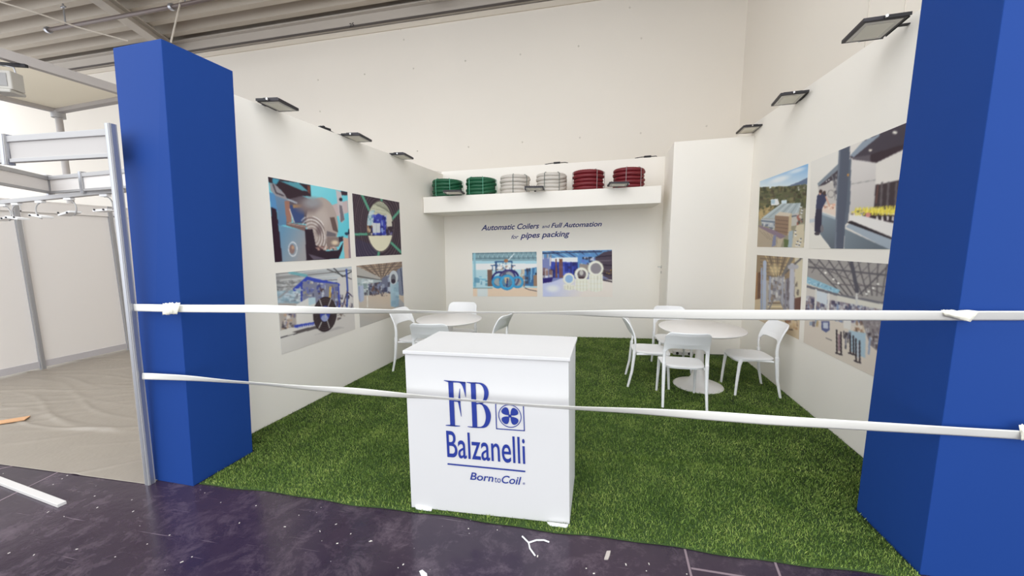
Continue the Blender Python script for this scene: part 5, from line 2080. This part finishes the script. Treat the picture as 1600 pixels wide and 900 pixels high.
hl = at_z(15, 92, ZC)
fd = thing('hanging_floodlight', 'grey box floodlight hanging from the canopy frame, top left', 'floodlight', hl)
c_ = hl + np.array([-.06, -.03, -.27])
mb = MB()
axv = np.array([.93, .37, 0])
ayv = np.array([-.37, .93, 0])
mb.obox(c_, axv, ayv, (0, 0, 1), .24, .15, .22)
mb.obox(c_ + np.array([0, 0, -.13]), axv, ayv, (0, 0, 1), .22, .18, .04)
build('housing', mb, mat('grey_lamp', (176, 172, 164), .5), fd, bevel=.012)
mb = MB()
mb.obox(c_ - ayv * .077 + axv * .02, axv, ayv, (0, 0, 1), .12, .006, .15)
build('grille', mb, mat('grille_grey', (140, 138, 136), .5), fd)
mb = MB()
mb.tube([c_ + axv * .11 + [0, 0, .10], c_ + axv * .10 + [0, 0, .17], c_ + [0, 0, .19], c_ - axv * .06 + [0, 0, .18], c_ - axv * .12 + [0, 0, .09]], .008, 8)
build('yoke', mb, M_alu, fd)
mb = MB()
mb.beam(hl + axv * -.10 + [0, 0, -.068], hl + axv * .16 + [0, 0, -.068], .04, .035)
build('clamp', mb, M_dark, fd)

# the stall's carpet under protective film, with wrinkles
def stall_floor():
    nx, ny = 330, 260
    X = np.linspace(-7.72, -3.16, nx)
    rng = np.random.default_rng(3)
    m_ = MB()
    V = []
    wr = [(rng.uniform(-7.7, -3.2), rng.uniform(2.1, 6.2), rng.uniform(.5, 1.9), rng.uniform(-.35, .75), rng.uniform(.004, .011), rng.uniform(.014, .034)) for _ in range(95)]
    wr_ = [(rng.uniform(-7.6, -3.3), rng.uniform(2.2, 5.0), rng.uniform(.6, 2.0), rng.uniform(-.3, .35), rng.uniform(.008, .022), rng.uniform(.02, .05)) for _ in range(46)]
    gx = np.tile(X, (ny, 1))
    yf = 1.955 + .02 * (gx + 4.7) / 1.5
    gy = yf + (6.4 - yf) * (np.linspace(0, 1, ny) ** 1.3)[:, None]
    gz = np.full(gx.shape, .006)
    for (wx, wy, ln, an, hh_, wd) in wr:
        dx, dy = gx - wx, gy - wy
        a_ = dx * math.cos(an) + dy * math.sin(an)
        b_ = -dx * math.sin(an) + dy * math.cos(an) + .06 * np.sin(a_ * 3 + wx)
        gz += np.where(abs(a_) < ln, hh_ * np.exp(-(b_ / wd) ** 2) * (1 - (a_ / ln) ** 2), 0)
    gz[0] = .006
    V = [tuple(q_) for q_ in np.stack([gx, gy, gz], 2).reshape(-1, 3)]
    m_.add(V, [(j * nx + i, j * nx + i + 1, (j + 1) * nx + i + 1, (j + 1) * nx + i) for j in range(ny - 1) for i in range(nx - 1)])
    o = build('stall_carpet', m_, mat('carpet_film', (148, 139, 127), .38, spec=.5, noise=.06, nscale=5, bump=.15, bscale=30), smooth=True, loc=(-5.4, 3.0, 0))
    s = o.modifiers.new('thickness', 'SOLIDIFY')
    s.thickness = .004
    tag(o, 'wrinkled grey beige carpet under plastic film on the stall floor', 'carpet')


stall_floor()

# ------------------------------------------------------------------ litter on the floor
b0, b1 = at_z(97, 788, .012), at_z(-40, 736, .012)
mb = MB()
mb.beam(b0, b1, .042, .022)
tag(build('wooden_batten', mb, mat('batten_white', (206, 202, 198), .6), loc=tuple(b0), bevel=.002), 'long white batten lying on the purple floor, bottom left', 'batten')
s0, s1 = at_z(43, 653, .02), at_z(-20, 663, .02)
mb = MB()
mb.beam(s0, s1, .10, .008)
tag(build('cardboard_strip', mb, mat('cardboard', (206, 160, 118), .8, noise=.1, nscale=30), loc=tuple(s0)), 'orange brown cardboard strip lying on the stall carpet', 'strip')
mb = MB()
zt_ = .006
for path in ([(816, 838), (826, 848), (828, 857), (836, 868)], [(826, 848), (838, 844), (850, 844), (858, 847)]):
    mb.tube([at_z(u, v, zt_) for u, v in path], .0045, 8)
tag(build('cable_tie', mb, M_plastic, loc=tuple(at_z(826, 848, 0))), 'white Y shaped cable tie lying on the purple floor below the counter', 'cable tie')


def scrap(pts, z, label, name='paper_scrap', m_=None, cat='scrap', lift=.008):
    P = [at_z(u, v, z) for u, v in pts]
    rng = random.Random(label)
    top = [q_ + np.array([0, 0, lift * rng.uniform(.3, 1)]) for q_ in P]
    mb_ = MB()
    mb_.slab(top, P)
    return tag(build(name, mb_, m_ or M_plastic, loc=tuple(P[0])), label, cat)


scrap([(944, 875), (948, 863), (954, 863), (953, 868), (950, 875)], .001, 'curled grey tape scrap on the purple floor right of the cable tie', lift=.012, m_=mat('scrap_grey', (176, 166, 160), .7))
scrap([(655, 893), (660, 891), (667, 897), (668, 906), (660, 904)], .001, 'white flake on the purple floor at the bottom picture edge')
scrap([(649, 793), (675, 796), (674, 799), (650, 796)], .012, 'crushed white paper under the left corner of the counter', lift=.02)
scrap([(855, 818), (888, 822), (886, 825), (860, 822)], .012, 'white packing piece under the right corner of the counter', lift=.018)
mb = MB()
rng = np.random.default_rng(11)
spots = [(105, 743), (97, 748), (83, 757), (148, 775), (206, 781), (208, 799), (152, 793), (14, 864), (53, 867), (75, 800), (100, 807), (5, 740), (18, 720), (25, 720), (220, 732), (265, 836), (284, 878), (320, 770), (374, 817), (345, 785), (445, 823), (525, 819), (527, 849), (578, 846), (622, 887), (630, 882), (548, 834), (580, 845), (732, 826), (777, 828), (840, 869), (928, 896), (1014, 881), (1073, 897), (978, 882), (916, 888), (1010, 892), (300, 870), (230, 850), (120, 858), (180, 870), (400, 790), (467, 805), (500, 830)]
for (u, v) in spots:
    c_ = at_z(u, v, .0015)
    a = rng.uniform(0, 6.28)
    L_, W_ = rng.uniform(.004, .014), rng.uniform(.003, .006)
    ax_ = np.array([math.cos(a), math.sin(a), 0])
    ay_ = np.array([-math.sin(a), math.cos(a), 0])
    mb.obox(c_, ax_, ay_, (0, 0, 1), L_, W_, .002)
o = build('floor_litter', mb, mat('litter', (214, 208, 200), .8))
tag(o, 'tiny pale chips and flakes scattered over the purple floor', 'litter')
o['kind'] = 'stuff'

# joints between the floor plates
mb = MB()
for (a, b) in (((1070, 858), (1082, 908)), ((1080, 888), (1230, 912)), ((1210, 876), (1222, 908)), ((-20, 792), (90, 738)), ((-20, 737), (25, 727))):
    mb.beam(at_z(*a, .0006), at_z(*b, .0006), .012, .0012)
struct(build('trim_2', mb, mat('joint_grey', (126, 110, 116), .7)))
